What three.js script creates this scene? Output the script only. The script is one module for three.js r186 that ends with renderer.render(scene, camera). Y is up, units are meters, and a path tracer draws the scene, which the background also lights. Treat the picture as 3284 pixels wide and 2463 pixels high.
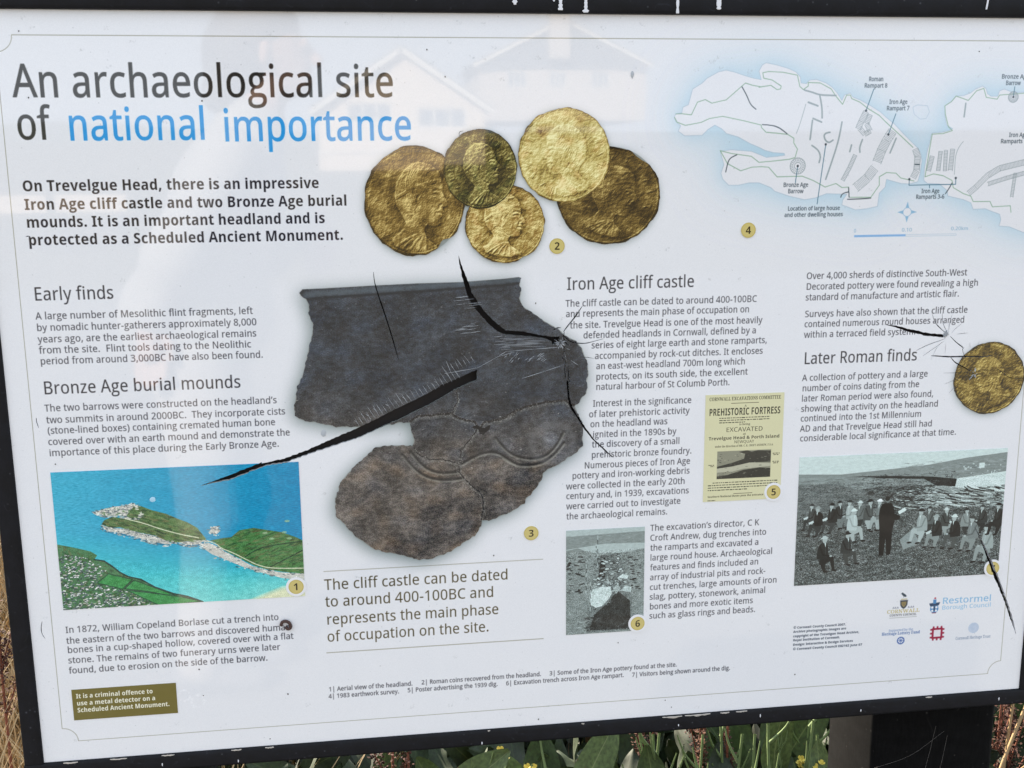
import * as THREE from 'three';
import { mergeGeometries, mergeVertices, toCreasedNormals } from 'three/addons/utils/BufferGeometryUtils.js';
import { MarchingCubes } from 'three/addons/objects/MarchingCubes.js';
import { Brush, Evaluator, SUBTRACTION } from 'three-bvh-csg';
import { createNoise2D } from 'simplex-noise';

// ------------------------------------------------------------------ camera, sky, sun, exposure
const scene = new THREE.Scene();
const camera = new THREE.PerspectiveCamera(38.77, 1024 / 768, 0.01, 600);
camera.position.set(-0.14792, 1.32745, 0.83837);
camera.up.set(0.03487, 0.9804, -0.1939);
camera.lookAt(camera.position.x + 0.129144, camera.position.y - 0.196807, camera.position.z - 0.9719);
const renderer = new THREE.WebGLRenderer({ antialias: true });
renderer.toneMapping = THREE.LinearToneMapping;
renderer.toneMappingExposure = 4.2;
renderer.shadowMap.enabled = true;

const SUN = new THREE.Vector3(-0.42, 0.56, -0.72).normalize();
{
  // a clear, slightly hazy summer sky: pale near the horizon, bluer overhead, a soft aureole round the sun
  const W = 512, H = 256, d = new Float32Array(W * H * 4), v = new THREE.Vector3();
  for (let j = 0; j < H; j++) for (let i = 0; i < W; i++) {
    const el = ((j + 0.5) / H - 0.5) * Math.PI, az = ((i + 0.5) / W - 0.5) * 2 * Math.PI;
    v.set(Math.cos(az) * Math.cos(el), Math.sin(el), Math.sin(az) * Math.cos(el));
    const up = Math.max(0, v.y), h = Math.pow(1 - up, 3.2), c = Math.max(-1, v.dot(SUN)), au = 0.4 * Math.pow(Math.max(0, c), 10) + 0.06 * Math.pow(0.5 + 0.5 * c, 3);
    const z = [0.31, 0.352, 0.42], o = [0.465, 0.5, 0.54], k = (j * W + i) * 4;
    for (let q = 0; q < 3; q++) d[k + q] = (v.y >= 0 ? z[q] + (o[q] - z[q]) * h : 0.12) * (0.86 + 0.14 * c) + au * [1, 0.95, 0.86][q];
    d[k + 3] = 1;
  }
  const t = new THREE.DataTexture(d, W, H, THREE.RGBAFormat, THREE.FloatType);
  t.mapping = THREE.EquirectangularReflectionMapping; t.magFilter = THREE.LinearFilter; t.needsUpdate = true;
  scene.background = t; scene.environment = t;
}
const sun = new THREE.DirectionalLight(0xffefd8, 4.8);
sun.position.copy(SUN).multiplyScalar(30); sun.target.position.set(0, 0.8, 0);
sun.castShadow = true; sun.shadow.radius = 1.2; sun.shadow.mapSize.set(4096, 4096);
Object.assign(sun.shadow.camera, { left: -12, right: 12, top: 12, bottom: -12, near: 1, far: 80 });
sun.name = 'sun'; scene.add(sun, sun.target);

// ------------------------------------------------------------------ helpers
let seedState = 12345;
const rnd = () => { seedState = (seedState + 0x6d2b79f5) | 0; let t = Math.imul(seedState ^ (seedState >>> 15), 1 | seedState); t = (t + Math.imul(t ^ (t >>> 7), 61 | t)) ^ t; return ((t ^ (t >>> 14)) >>> 0) / 4294967296; };
const rr = (a, b) => a + (b - a) * rnd();
const reseed = (s) => { seedState = s; };
const noise = createNoise2D(rnd), noiseB = createNoise2D(rnd);
const fbm = (x, y, o = 4) => { let s = 0, a = 0.5; for (let i = 0; i < o; i++, a *= 0.5, x *= 2.03, y *= 2.03) s += a * noise(x + i * 7.1, y - i * 3.7); return s; };
const used = new Map();
const numbered = (n) => { const k = used.get(n) ?? 0; used.set(n, k + 1); return k ? n + '_' + String(k).padStart(3, '0') : n; };
function tag(o, label, category, group, kind) { o.userData.label = label; if (category) o.userData.category = category; if (group) o.userData.group = group; if (kind) o.userData.kind = kind; return o; }
function mesh(name, geo, mat, parent) { const m = new THREE.Mesh(geo, mat); m.castShadow = m.receiveShadow = true; m.name = parent === scene ? numbered(name) : name; parent.add(m); return m; }
function thing(name, label, category, pos = [0, 0, 0], group) { const g = new THREE.Group(); g.name = numbered(name); g.position.set(...pos); tag(g, label, category, group); scene.add(g); return g; }
const std = (o) => new THREE.MeshStandardMaterial(o);
const canvas = (w, h) => { const c = document.createElement('canvas'); c.width = Math.round(w); c.height = Math.round(h); return c; };
function tex(c, srgb = true, repeat) { const t = new THREE.CanvasTexture(c); if (srgb) t.colorSpace = THREE.SRGBColorSpace; t.magFilter = THREE.LinearFilter; if (repeat) { t.wrapS = t.wrapT = THREE.RepeatWrapping; } t.needsUpdate = true; return t; }
const rgb = (r, g, b, a = 1) => `rgba(${r | 0},${g | 0},${b | 0},${a})`;
// board millimetres (from the corner of the printed border, y down) -> metres in the world; the board's face is the plane z = 0
const YT = 1.42, BX = (x) => x / 1000 - 0.4, BY = (y) => YT - y / 1000;
const pairs = (a) => { const r = []; for (let i = 0; i < a.length; i += 2) r.push([a[i], a[i + 1]]); return r; };
const pathOn = (g, a, close) => { g.beginPath(); pairs(a).forEach(([x, y], i) => (i ? g.lineTo(x, y) : g.moveTo(x, y))); if (close) g.closePath(); };
const curveOn = (g, a) => { const p = pairs(a); g.beginPath(); g.moveTo(...p[0]); for (let i = 1; i < p.length - 1; i++) g.quadraticCurveTo(p[i][0], p[i][1], (p[i][0] + p[i + 1][0]) / 2, (p[i][1] + p[i + 1][1]) / 2); g.lineTo(...p[p.length - 1]); };
// a canvas whose drawing units are board millimetres
function mmCanvas([x0, y0, x1, y1], k) { const c = canvas((x1 - x0) * k, (y1 - y0) * k), g = c.getContext('2d'); g.scale(k, k); g.translate(-x0, -y0); g.lineJoin = 'round'; g.lineCap = 'round'; c.k = k; return [c, g]; }
const shapeOf = (a) => new THREE.Shape(pairs(a).map(([x, y]) => new THREE.Vector2(BX(x), BY(y))));
const rectArr = ([x0, y0, x1, y1]) => [x0, y0, x1, y0, x1, y1, x0, y1];
// thin printed slab of an outline, uv over a millimetre rectangle
function slab(outline, z0, z1, box, holes = []) {
  const s = shapeOf(outline); for (const h of holes) s.holes.push(new THREE.Path(pairs(h).map(([x, y]) => new THREE.Vector2(BX(x), BY(y)))));
  const g = new THREE.ExtrudeGeometry(s, { depth: z1 - z0, bevelEnabled: false, curveSegments: 1 }); g.translate(0, 0, z0);
  return boardUV(g, box);
}
function boardUV(g, [x0, y0, x1, y1]) {
  const p = g.attributes.position, uv = new Float32Array(p.count * 2);
  for (let i = 0; i < p.count; i++) { uv[i * 2] = ((p.getX(i) + 0.4) * 1000 - x0) / (x1 - x0); uv[i * 2 + 1] = 1 - ((YT - p.getY(i)) * 1000 - y0) / (y1 - y0); }
  g.setAttribute('uv', new THREE.BufferAttribute(uv, 2)); return g;
}
const evaluator = new Evaluator(); evaluator.attributes = ['position', 'normal', 'uv']; evaluator.useGroups = false;
function cut(geo, cracks) {
  let b = new Brush(geo); b.updateMatrixWorld();
  for (const c of cracks) { const k = new Brush(slab(c, -0.01, 0.01, [0, 0, 1, 1])); k.updateMatrixWorld(); b = evaluator.evaluate(b, k, SUBTRACTION); b.updateMatrixWorld(); }
  return b.geometry;
}
const noisy = (c, amt, scale = 1) => { const g = c.getContext('2d'), d = g.getImageData(0, 0, c.width, c.height), a = d.data; for (let i = 0; i < a.length; i += 4) { const n = (rnd() - 0.5) * amt; a[i] += n; a[i + 1] += n; a[i + 2] += n * scale; } g.putImageData(d, 0, 0); };
// per-pixel painter over a millimetre rectangle
function painted([x0, y0, x1, y1], k, f) {
  const W = Math.round((x1 - x0) * k), H = Math.round((y1 - y0) * k), c = canvas(W, H), g = c.getContext('2d'), d = g.createImageData(W, H);
  for (let j = 0; j < H; j++) for (let i = 0; i < W; i++) { const q = f(x0 + (i + 0.5) / k, y0 + (j + 0.5) / k), o = (j * W + i) * 4; d.data[o] = q[0]; d.data[o + 1] = q[1]; d.data[o + 2] = q[2]; d.data[o + 3] = 255; }
  g.putImageData(d, 0, 0); return c;
}
// adds a grey value per pixel of a millimetre canvas, then steepens its contrast
function grain(c, box, k, f, gain = 1, mid = 110) { const g = c.getContext('2d'), d = g.getImageData(0, 0, c.width, c.height), a = d.data; for (let j = 0, i = 0; j < c.height; j++) for (let x = 0; x < c.width; x++, i += 4) { const n = f(box[0] + x / k, box[1] + j / k, a[i], a[i + 1], a[i + 2]); for (let q = 0; q < 3; q++) a[i + q] = mid + (a[i + q] + n - mid) * gain; } g.putImageData(d, 0, 0); }
const glossy = (map) => new THREE.MeshPhysicalMaterial({ map, roughness: 0.05, ior: 1.5, clearcoat: 0.55, clearcoatRoughness: 0.012, roughnessMap: smearMap });

// ------------------------------------------------------------------ the printed layout, in board millimetres
const TEXT = [
  ["title", "An archaeological site", 8.5, 42.2, 269.3],
  ["title", "of", 8.4, 71.6, 23.4],
  ["blue", "national", 43.2, 72.3, 97.9],
  ["blue", "importance", 151.6, 73.5, 138.7],
  ["intro", "On Trevelgue Head, there is an impressive", 8.8, 108.4, 211.2],
  ["intro", "Iron Age cliff castle and two Bronze Age burial", 9.1, 121.4, 231.1],
  ["intro", "mounds. It is an important headland and is", 9.2, 134.1, 214.0],
  ["intro", "protected as a Scheduled Ancient Monument.", 9.4, 147.0, 227.0],
  ["head", "Early finds", 9.6, 187.2, 56.9],
  ["body", "A large number of Mesolithic flint fragments, left", 9.6, 201.5, 156.8],
  ["body", "by nomadic hunter-gatherers approximately 8,000", 9.5, 209.9, 159.3],
  ["body", "years ago, are the earliest archaeological remains", 9.6, 218.6, 158.7],
  ["body", "from the site.  Flint tools dating to the Neolithic", 9.7, 227.1, 154.2],
  ["body", "period from around 3,000BC have also been found.", 9.8, 235.3, 162.6],
  ["head", "Bronze Age burial mounds", 9.9, 258.0, 144.6],
  ["body", "The two barrows were constructed on the headland’s", 9.7, 271.2, 171.1],
  ["body", "two summits in around 2000BC.  They incorporate cists", 10.1, 280.0, 176.7],
  ["body", "(stone-lined boxes) containing cremated human bone", 10.3, 288.4, 168.5],
  ["body", "covered over with an earth mound and demonstrate the", 9.9, 297.0, 179.7],
  ["body", "importance of this place during the Early Bronze Age.", 9.9, 305.7, 171.0],
  ["body", "In 1872, William Copeland Borlase cut a trench into", 9.5, 448.7, 163.9],
  ["body", "the eastern of the two barrows and discovered human", 9.4, 457.5, 172.9],
  ["body", "bones in a cup-shaped hollow, covered over with a flat", 9.5, 465.6, 174.7],
  ["body", "stone. The remains of two funerary urns were later", 9.3, 474.0, 164.0],
  ["body", "found, due to erosion on the side of the barrow.", 9.2, 482.9, 153.8],
  ["warn", "It is a criminal offence to", 12.8, 503.9, 59.0],
  ["warn", "use a metal detector on a", 12.9, 510.0, 60.5],
  ["warn", "Scheduled Ancient Monument.", 12.9, 515.9, 71.1],
  ["quote", "The cliff castle can be dated", 210.2, 425.4, 149.1],
  ["quote", "to around 400-100BC and", 210.3, 440.0, 136.9],
  ["quote", "represents the main phase", 210.6, 455.3, 140.4],
  ["quote", "of occupation on the site.", 210.5, 470.2, 132.4],
  ["cap", "1| Aerial view of the headland.", 210.1, 513.3, 68.5],
  ["cap", "2| Roman coins recovered from the headland.", 285.8, 512.9, 100.2],
  ["cap", "3| Some of the Iron Age pottery found at the site.", 392.9, 513.1, 110.2],
  ["cap", "4| 1983 earthwork survey.", 209.7, 519.7, 57.6],
  ["cap", "5| Poster advertising the 1939 dig.", 274.0, 519.0, 75.3],
  ["cap", "6| Excavation trench across Iron Age rampart.", 356.0, 518.9, 101.0],
  ["cap", "7| Visitors being shown around the dig.", 463.8, 519.6, 86.5],
  ["head", "Iron Age cliff castle", 407.2, 188.8, 103.2],
  ["body", "The cliff castle can be dated to around 400-100BC", 406.3, 202.2, 156.2],
  ["body", "and represents the main phase of occupation on", 406.5, 210.6, 150.1],
  ["body", "the site. Trevelgue Head is one of the most heavily", 409.9, 219.6, 157.8],
  ["body", "defended headlands in Cornwall, defined by a", 420.5, 227.6, 142.4],
  ["body", "series of eight large earth and stone ramparts,", 427.1, 236.1, 145.3],
  ["body", "accompanied by rock-cut ditches. It encloses", 429.9, 244.7, 139.3],
  ["body", "an east-west headland 700m long which", 431.1, 253.0, 123.5],
  ["body", "protects, on its south side, the excellent", 431.0, 261.6, 125.9],
  ["body", "natural harbour of St Columb Porth.", 431.0, 269.9, 111.2],
  ["body", "Interest in the significance", 428.6, 283.5, 81.8],
  ["body", "of later prehistoric activity", 425.4, 291.9, 83.5],
  ["body", "on the headland was", 426.5, 300.3, 64.2],
  ["body", "ignited in the 1890s by", 428.6, 308.8, 69.6],
  ["body", "the discovery of a small", 428.1, 317.3, 73.3],
  ["body", "prehistoric bronze foundry.", 427.7, 325.8, 83.9],
  ["body", "Numerous pieces of Iron Age", 421.8, 334.3, 88.7],
  ["body", "pottery and iron-working debris", 411.8, 342.7, 98.5],
  ["body", "were collected in the early 20th", 406.9, 351.2, 99.6],
  ["body", "century and, in 1939, excavations", 406.8, 359.8, 103.2],
  ["body", "were carried out to investigate", 407.0, 368.2, 96.1],
  ["body", "the archaeological remains.", 407.2, 376.8, 85.0],
  ["body", "The excavation’s director, C K", 477.6, 390.7, 93.7],
  ["body", "Croft Andrew, dug trenches into", 477.5, 399.1, 100.5],
  ["body", "the ramparts and excavated a", 477.9, 407.9, 93.8],
  ["body", "large round house. Archaeological", 477.8, 416.4, 106.2],
  ["body", "features and finds included an", 478.0, 425.1, 94.1],
  ["body", "array of industrial pits and rock-", 477.9, 433.6, 100.7],
  ["body", "cut trenches, large amounts of iron", 477.9, 442.5, 111.1],
  ["body", "slag, pottery, stonework, animal", 477.9, 450.9, 101.4],
  ["body", "bones and more exotic items", 478.0, 459.6, 90.5],
  ["body", "such as glass rings and beads.", 477.9, 468.0, 93.1],
  ["body", "Over 4,000 sherds of distinctive South-West", 603.1, 184.9, 138.1],
  ["body", "Decorated pottery were found revealing a high", 603.2, 193.5, 148.5],
  ["body", "standard of manufacture and artistic flair.", 603.1, 202.0, 132.6],
  ["body", "Surveys have also shown that the cliff castle", 603.2, 215.6, 141.0],
  ["body", "contained numerous round houses arranged", 603.1, 224.1, 138.9],
  ["body", "within a terraced field system.", 603.3, 232.7, 96.4],
  ["body", "A collection of pottery and a large", 603.3, 268.4, 109.6],
  ["body", "number of coins dating from the", 603.7, 277.1, 102.3],
  ["body", "later Roman period were also found,", 603.5, 285.9, 115.6],
  ["body", "showing that activity on the headland", 603.4, 294.3, 120.6],
  ["body", "continued into the 1st Millennium", 603.4, 302.7, 106.2],
  ["body", "AD and that Trevelgue Head still had", 603.4, 311.2, 116.4],
  ["body", "considerable local significance at that time.", 603.6, 319.7, 138.4],
  ["head", "Later Roman finds", 603.8, 254.5, 98.7],
  ["credit", "© Cornwall County Council 2007.", 605.5, 485.6, 47.4],
  ["credit", "Archive photographic images are", 605.5, 489.5, 47.9],
  ["credit", "copyright of the Trevelgue Head Archive,", 605.5, 493.7, 60.0],
  ["credit", "Royal Institution of Cornwall.", 605.6, 497.3, 42.4],
  ["credit", "Design: Interactive & Design Services", 605.7, 501.3, 54.4],
  ["credit", "© Cornwall County Council E02162 June 07", 605.9, 505.7, 62.9],
  ["map", "Roman", 647.1, 30.6, 12.2],
  ["map", "Rampart 8", 643.7, 35.6, 19.2],
  ["map", "Iron Age", 665.1, 48.0, 15.3],
  ["map", "Rampart 7", 663.2, 52.9, 19.1],
  ["map", "Bronze Age", 758.2, 28.6, 23.6],
  ["map", "Barrow", 762.2, 33.6, 12.8],
  ["map", "Iron Age", 768.5, 74.0, 16.0],
  ["map", "Ramparts 1-2", 761.7, 79.0, 26.4],
  ["map", "Bronze Age", 580.8, 111.5, 20.6],
  ["map", "Barrow", 584.7, 116.4, 12.9],
  ["map", "Iron Age", 696.8, 117.5, 15.4],
  ["map", "Ramparts 3-6", 692.2, 122.2, 24.5],
  ["map", "Location of large house", 585.1, 129.9, 43.6],
  ["map", "and other dwelling houses", 582.6, 134.9, 48.8],
  ["scale", "0", 641.3, 148.4, 2.0],
  ["scale", "0.10", 681.9, 148.2, 8.9],
  ["scale", "0.20km", 724.3, 147.6, 15.1],
  ["gold", "CORNWALL", 689.8, 477.5, 30.1],
  ["cc", "COUNTY COUNCIL", 692.4, 480.4, 24.7],
  ["rest", "Restormel", 740.1, 471.7, 46.4],
  ["rest2", "Borough Council", 740.3, 477.2, 46.2],
  ["hlf", "Supported by the", 692.5, 494.2, 22.5],
  ["hlfb", "Heritage Lottery Fund", 686.3, 497.7, 35.3],
  ["trust", "Cornwall Heritage Trust", 755.4, 506.4, 32.9],
];
const HAIR = [[1,[257.8,171.5,259.2,183,266.6,208.2,271.2,225.2,274.9,240.4]],
[1.46,[404.6,222,408.5,216.9,414.7,209.4,420,201.5]],
[0.82,[403.2,224.9,405.6,225.4,410.9,229.9,420.6,231.6,428.3,230.4,437.1,228.3]],
[0.46,[419.6,242.2,429.9,244]],
[1.19,[395.5,223.7,396.9,220.4,399.8,218.7,402.7,218.6]],
[0.91,[405.6,221.6,405.1,226.4,407,231.2,410.9,232.3]],
[1.1,[406.6,243.8,406.1,252.5,407.1,260.3]],
[1.1,[408.5,248.7,409,256.5,410,263.3]],
[0.82,[405.1,231.2,405.6,237,404.1,242.7,406.6,244.7]],
[0.91,[414.9,291.7,416.9,291.3,418.1,293.8,417.9,297.3]],
[0.82,[413,288.7,413.9,290.7]],
[0.82,[713,216,716.7,223.6,721.3,228.2,726.4,232.4]],
[0.64,[721.7,214.7,723.1,223.7,727.4,231.9]],
[0.64,[730.7,216.9,728.9,223.9,728.5,231.9]],
[0.46,[740.1,224.2,734.1,229.1,731.2,232.5]],
[0.55,[746.1,232.6,736,233.4]],
[1,[730.3,235,736,240.2,742.4,245,742,246.7,743.8,251.1]],
[0.64,[726.2,236.9,711.7,241.5,700.9,246.2]],
[0.46,[725.8,238.4,715.1,245.7,707,251]],
[0.37,[723.2,239.8,718.3,245.8,714.7,254.3]],
[0.37,[726.9,240,726.6,250.1]],
[1.28,[714.5,250.9,718.7,251.2,731.6,252.3,743.3,252.4,760.5,253,769.1,252.2]],
[1.1,[731.6,252.3,736.2,257,742.9,260.8,750.8,265.1]],
[0.46,[726.2,265.8,754.1,266.8]],
[0.46,[728,275.6,740.5,270.9,754.1,266.8]],
[0.55,[772.7,262.8,780.1,267.7,787,272,799.4,273]],
[0.37,[756.2,238.8,755.7,243.9]],
[0.37,[748,240.6,748.8,245.7]],
[0.46,[732.8,283.2,738.8,276.7,744.7,269.7]],
[0.46,[725.1,237.1,726.6,234.9,728.6,233.4]],
[0.73,[3.1,275.3,3.3,279,4.3,283.2]],
[0.73,[-7,437.5,-8.2,442.5,-8.1,447.5,-6.1,452.1]],
[0.46,[328.5,67.2,325.8,67.8,325.1,69.5,325.6,70.9]],
[0.64,[8,140.5,9.7,140.2,11.3,140.6]]];
const CRAZE = [242.6,291.1,239.5,285,240.9,288.1,238.7,286.5,245.7,289.7,242.6,284.4,248.9,288.3,243.5,279.4,246.6,283.9,244.3,281.6,252.1,286.9,248.8,280.6,250.4,283.8,248.1,282.1,255.3,285.5,249.5,276,258.5,284.1,253.9,275.3,256.1,279.7,253.8,277.2,261.6,282.7,256.3,274.2,264.8,281.3,261.4,276,268,279.9,264.1,272.5,266,276.2,263.7,274.8,271.2,278.5,265.3,269,274.4,277.1,270,270.7,277.6,275.7,271.8,266.5,280.8,274.3,276.5,267.4,278.9,270.8,276.6,269.3,284,272.9,279.6,266.5,282.2,269.7,279.9,268.4,287.2,271.5,282.8,263.5,290.4,270.1,286.3,262.9,293.6,268.7,290,262.8,292,265.8,289.7,263.3,296.8,267.3,293.1,261,300,265.9,295.9,259.4,303.2,264.5,300.3,259.1,301.7,261.8,299.4,259.1,306.4,263.1,302,255.2,304.2,259.1,301.8,257.6,309.6,261.7,305.9,254.6,312.8,260.3,306.7,251,316,258.9,311,249.3,313.3,254.1,311,251,319.2,257.5,314.1,248.8,322.4,256.1,317.2,248.1,320.1,252.1,317.8,250.5,312.1,252.2,308.1,245.8,315.2,251,311.5,241.5,318.3,249.9,314.7,244,321.5,248.7,318.6,242.3,324.6,247.6,319.7,240.3,327.7,246.5,324.2,240.2,330.9,245.3,325.4,237.8,334,244.2,330.7,238.1,320.3,192.6,328.5,191.6,324.8,192.3,330.2,191.9,325.3,194.7,334.1,193.9,324.1,220.7,329.5,219.9,323.8,192.1,329.2,191.6,324.5,216,328.5,215,320.7,198.2,326,197.7,318.6,195.1,328.4,194.5,323.1,220.8,332.8,220.3,328,214.9,335,213.8,330.1,197.5,339.7,197.1,327,201.2,336,200.6,324.9,215.5,333,215,330.7,199.2,340.8,198.2,330.9,220.4,339.1,219.4,319.2,217.9,329.4,217.4,320.3,192.8,328.2,192.1,330.6,213.6,335.8,212.5,317.6,218.6,327.1,217.6,328.5,215.5,338.1,214.9,320.3,217.3,328.5,216.5,328.3,218,335.2,217.2,349.6,224.2,355.5,224,353.9,225.6,363.7,225.5,355.9,226.9,366.8,226.9,350.4,228,359.2,227.9,355.1,229.4,365.3,229.3,349.4,230.4,362.2,230.4,355.6,231.9,362,231.7,353.4,233,362.4,232.9,355.2,234.3,363.6,234.2,358.7,226.1,380.4,226.6,356.7,226.8,373.5,226.9,368,227.9,390.1,228.1,367.6,228.7,393.3,228.7,367.9,229.5,385.8,229.4,367.3,230.2,388.2,230.5,357.7,230.7,384.7,230.8,357.4,231.4,379.3,231.5,363,232.4,390.4,232.9,357.3,241.2,359.8,239.2,379.7,241.9,381.2,240.3,383.9,241,386.8,238.2,376.9,243.3,379.5,241.5,385.9,241.7,389.2,240,384.5,243.9,387.1,241.9,361.5,244.2,363.6,241.9,361.3,239.6,363,237,362.7,245,364.8,242.9,368.1,243.1,369.7,241.1,386.7,239.8,389.4,238,366.6,239.1,368,236.3,383.3,244,386.4,241.3,362.1,242.9,364.5,240.8,386.7,243.7,390.1,242.2,377.6,243.3,380.6,241.1,383.4,240.6,386.7,238.8,376,244.8,378.8,243,364.4,241.1,367,238.4,385.5,241.3,387.7,238.7,366,241.7,367.4,240.1,374.1,243.4,376.8,241.6,387.1,242.7,388.8,241.3,387.9,245.2,391.2,243,366.9,239.5,368.8,237.9,386.4,244.6,389.4,243.1,371.3,258.1,389.6,252.9,389.6,252.9,403.7,248.5,310.2,252.1,336.7,248.2,336.7,248.2,352,240.1,352,240.1,365.7,236.7,353.3,239.2,359.1,236,359.1,236,382,234.8,382,234.8,401.2,233.9,407,235.1,409.9,236.1,405.6,238.9,407,244.7,410.9,244.9,416.7,248.9];
const R_aerial = [9.6,318.2,194.9,429.2];
const R_poster = [522,277.2,588.6,367.6];
const R_posterPhoto = [533,324.8,579.2,348.6];
const R_trench = [407,386.3,473,477.5];
const R_visitors = [604.2,333.2,789.9,446.3];
const R_warn = [9.8,496.4,89.9,522.5];
const markers = [1,188.2,421,6,2,399.6,154.5,5.9,3,378.1,386.6,6,4,553.2,144.8,6,5,582.6,361.8,6.1,6,468,471.1,6,7,784.8,441.1,7];
const coins = [440.4,116.2,40.6,37.6,290.6,118.7,37.8,41.1,359.3,136.9,30.8,29.8,340.7,95.4,28.1,29.6,405.4,85.7,35.7,35.5,767.7,271.5,31.6,30.7];
const pot = [201.6,186.2,204,183.5,218.4,183.2,257.9,181.9,291.3,181,324.7,180.8,366.2,178.5,357.7,179,369.5,177.9,371.1,178.6,370.1,184.7,371,188.4,370.1,194.1,371.7,200.2,376.4,203.6,382.1,207.6,388.8,212.5,395.5,216.5,401.2,220,407,225.5,414.8,229.5,419.6,235.5,421.6,241.3,424,248.2,425.1,257,423.4,261.8,424.1,267.4,423.2,272.3,419.8,275.1,417.8,279,413.9,281.5,415.9,287.8,419.8,295.9,420.4,304.9,420.4,314.8,415,320.6,407.1,325.3,401.2,330,393.3,332.7,388.4,336.5,385.9,343.4,381.5,349.3,377.5,354.1,373.5,358,373,361,366.6,364.7,359.7,368.4,351.8,371.6,343.6,374,337.8,373.4,337.2,378.4,331.7,386.3,322.8,391.9,313.9,397.6,305.1,401.2,295.3,403.9,285.6,404.1,276,400.5,261.7,396.6,249.4,392.3,238.3,383.1,231.9,375.7,227,369,222.4,364.2,221.8,357.2,221.6,349.3,224.7,343.5,226.3,336.7,232.7,329.2,239.5,322.6,244.4,318.9,250.2,313.3,255,309.1,267.3,308.2,278.6,308.7,283.8,309.4,284.8,305,283.6,298.1,282.4,289.8,274.4,290,260.3,292.3,241.6,292,224.9,291.4,218.5,289.6,208.5,286.8,198.4,284.5,194.5,281,193.3,276.2,194.6,269.6,196.3,261.1,196.9,258.1,201.9,248.4,205.3,234.4,208.5,223.3,210.7,214.1,210.5,209.4,208.1,202.9,207.9,195.5,206.4,190.9,202.9,188.5];
const potUnder = [282.4,289.8,288.7,285.2,302.8,284.8,315.2,284.3,322.7,289,333.2,291.4,336,296.9,341.8,292.2,355.3,290.3,365.3,286.3,358.5,288.5,367.3,283.9,376.9,280.4,391.5,278,405.1,277,413.9,281.5];
const potC1 = [319.4,265.6,320.6,273.4,317.2,280,316.2,283.9];
const potC2 = [284.7,310.9,287.9,316,297.3,321.3,306.8,321.2,320.1,325.3,321.4,334.3,329.5,343.7,338.1,352.2,339.4,362.3,337.3,373.4];
const potC3 = [335,298.3,329.1,306.9,322.3,314.5,321.1,325.4];
const potG1 = [275.5,316.4,281,324.5,290.3,333.8,301.6,338.4,314.1,339,322.8,337.9];
const potG2 = [282.2,314.7,287.7,322.8,295.1,329.6,304.6,333,314.2,333,320,332.3];
const potG3 = [349.7,305.8,355.4,314,364,321.3,376.7,324.9,389.4,323.5,398.3,315.9,405.1,303.2];
const potG4 = [355.3,321.9,363,327.8,374.7,330.3,388.4,328.4,398.3,320.9,405.1,312.2];
const potG5 = [322,326.4,331.8,320.9,341.5,317.4,351.1,317.8,359.8,324.1,364.9,327.4];
const potRim = [206.4,190.5,218.1,189.4,254.5,188,291.2,186.5,328.3,184.6,366.1,182.7,359.6,182.5,370.2,181.9];
const aLand = [60.5,357.5,69.7,346.7,73.8,348,82,351.8,92.3,355.2,100.5,359.6,107.7,362.9,114.9,367.9,118.8,373.9,121.2,377.5,117.4,379,112,379.3,106.7,378.4,96,379,91.8,377.6,82.6,372.4,72.3,369.6,62,366.2,56.9,364.2,50.6,364.4,43.5,361.2,45.8,357.9,52.3,355.4];
const aCliffW = [39.1,351.3,44.4,349.3,52.9,347.5,63.4,346.9,68.8,345.7,71.2,347.9,73.3,354.8,71,358.1,62.7,356.5,57.6,354.5,51.3,354.8,46.1,354.5,42.1,352.6];
const aCliffS = [42.6,361.7,47.2,366.8,56.5,368.7,64.7,371.2,75,375.5,80.2,377.5,91.7,380.1,93.4,377.7,101.3,379.3,106.5,381.3,114,381.4,121.2,378.1,112,378.7,96,378.4,82.6,372.7,72.2,369.8,62,365.8,51.6,364.4];
const aRight = [123.8,378.8,131.5,377.5,140.1,376.8,146.9,371.4,157.8,370.2,179.3,374.9,190,379.6,198.6,384.7,197.4,410.7,188.6,409.5,177.7,407.7,166.8,405.3,156.1,401.1,145.6,394.6,137.2,389.4,130,384.4,128,380.8];
const aBeach = [116.2,381.3,122.7,380.5,128.9,383.7,135.1,388.7,145.6,395.2,155,401.6,166.8,405.8,177.7,408.3,197.4,410.7,197.2,416.6,177.4,413,161.3,407.3,147.4,401.7,134.7,395.1,124.2,389.8,118.1,384.3];
const aPathR = [121.7,378.7,129.6,382,131,385,140.5,389.6,151,396.1,159.4,401.3,170.2,404.6,197.6,405.9];
const aPathL = [61.6,357.6,72.9,361,83.1,365.6,93.4,369.6,103.9,373,115.4,376];
const aF1 = [150,393.7,159.1,387.2,176.7,384.7,194.3,383.3];
const aF2 = [169.2,403,183.8,396.2,198.4,388.8];
const aIslet = [124.3,370.7,125.6,367.9,129.9,367.2,132.1,371.1,129.5,373.7,126.4,372.6];
const aTown = [7,374.8,19.2,378,33.4,382.3,38.4,386,36,389.3,43.2,390.9,49.2,395.9,54.1,400.8,60.1,404.7,69.5,407.6,79.6,414.6,93.2,420.8,103.7,423.8,115.3,429,81.7,430.6,7.2,432.8];
const aHouses = [8.3,383.7,23.8,385.2,33.9,389.2,44.8,397.9,36.6,407.9,54.1,414.8,68.5,421.5,80.7,430,7.2,432.8];
const aFld1 = [36.6,408.4,45.6,401.5,63.1,407.2,55.1,414.8];
const aFld2 = [56.7,414.6,64.3,407.8,94.2,422,87.7,421.6,74.1,417.8];
const aFld3 = [58.2,416,72.9,418.5,98.4,423.7,114.8,428.7,82.8,430.5];
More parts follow.
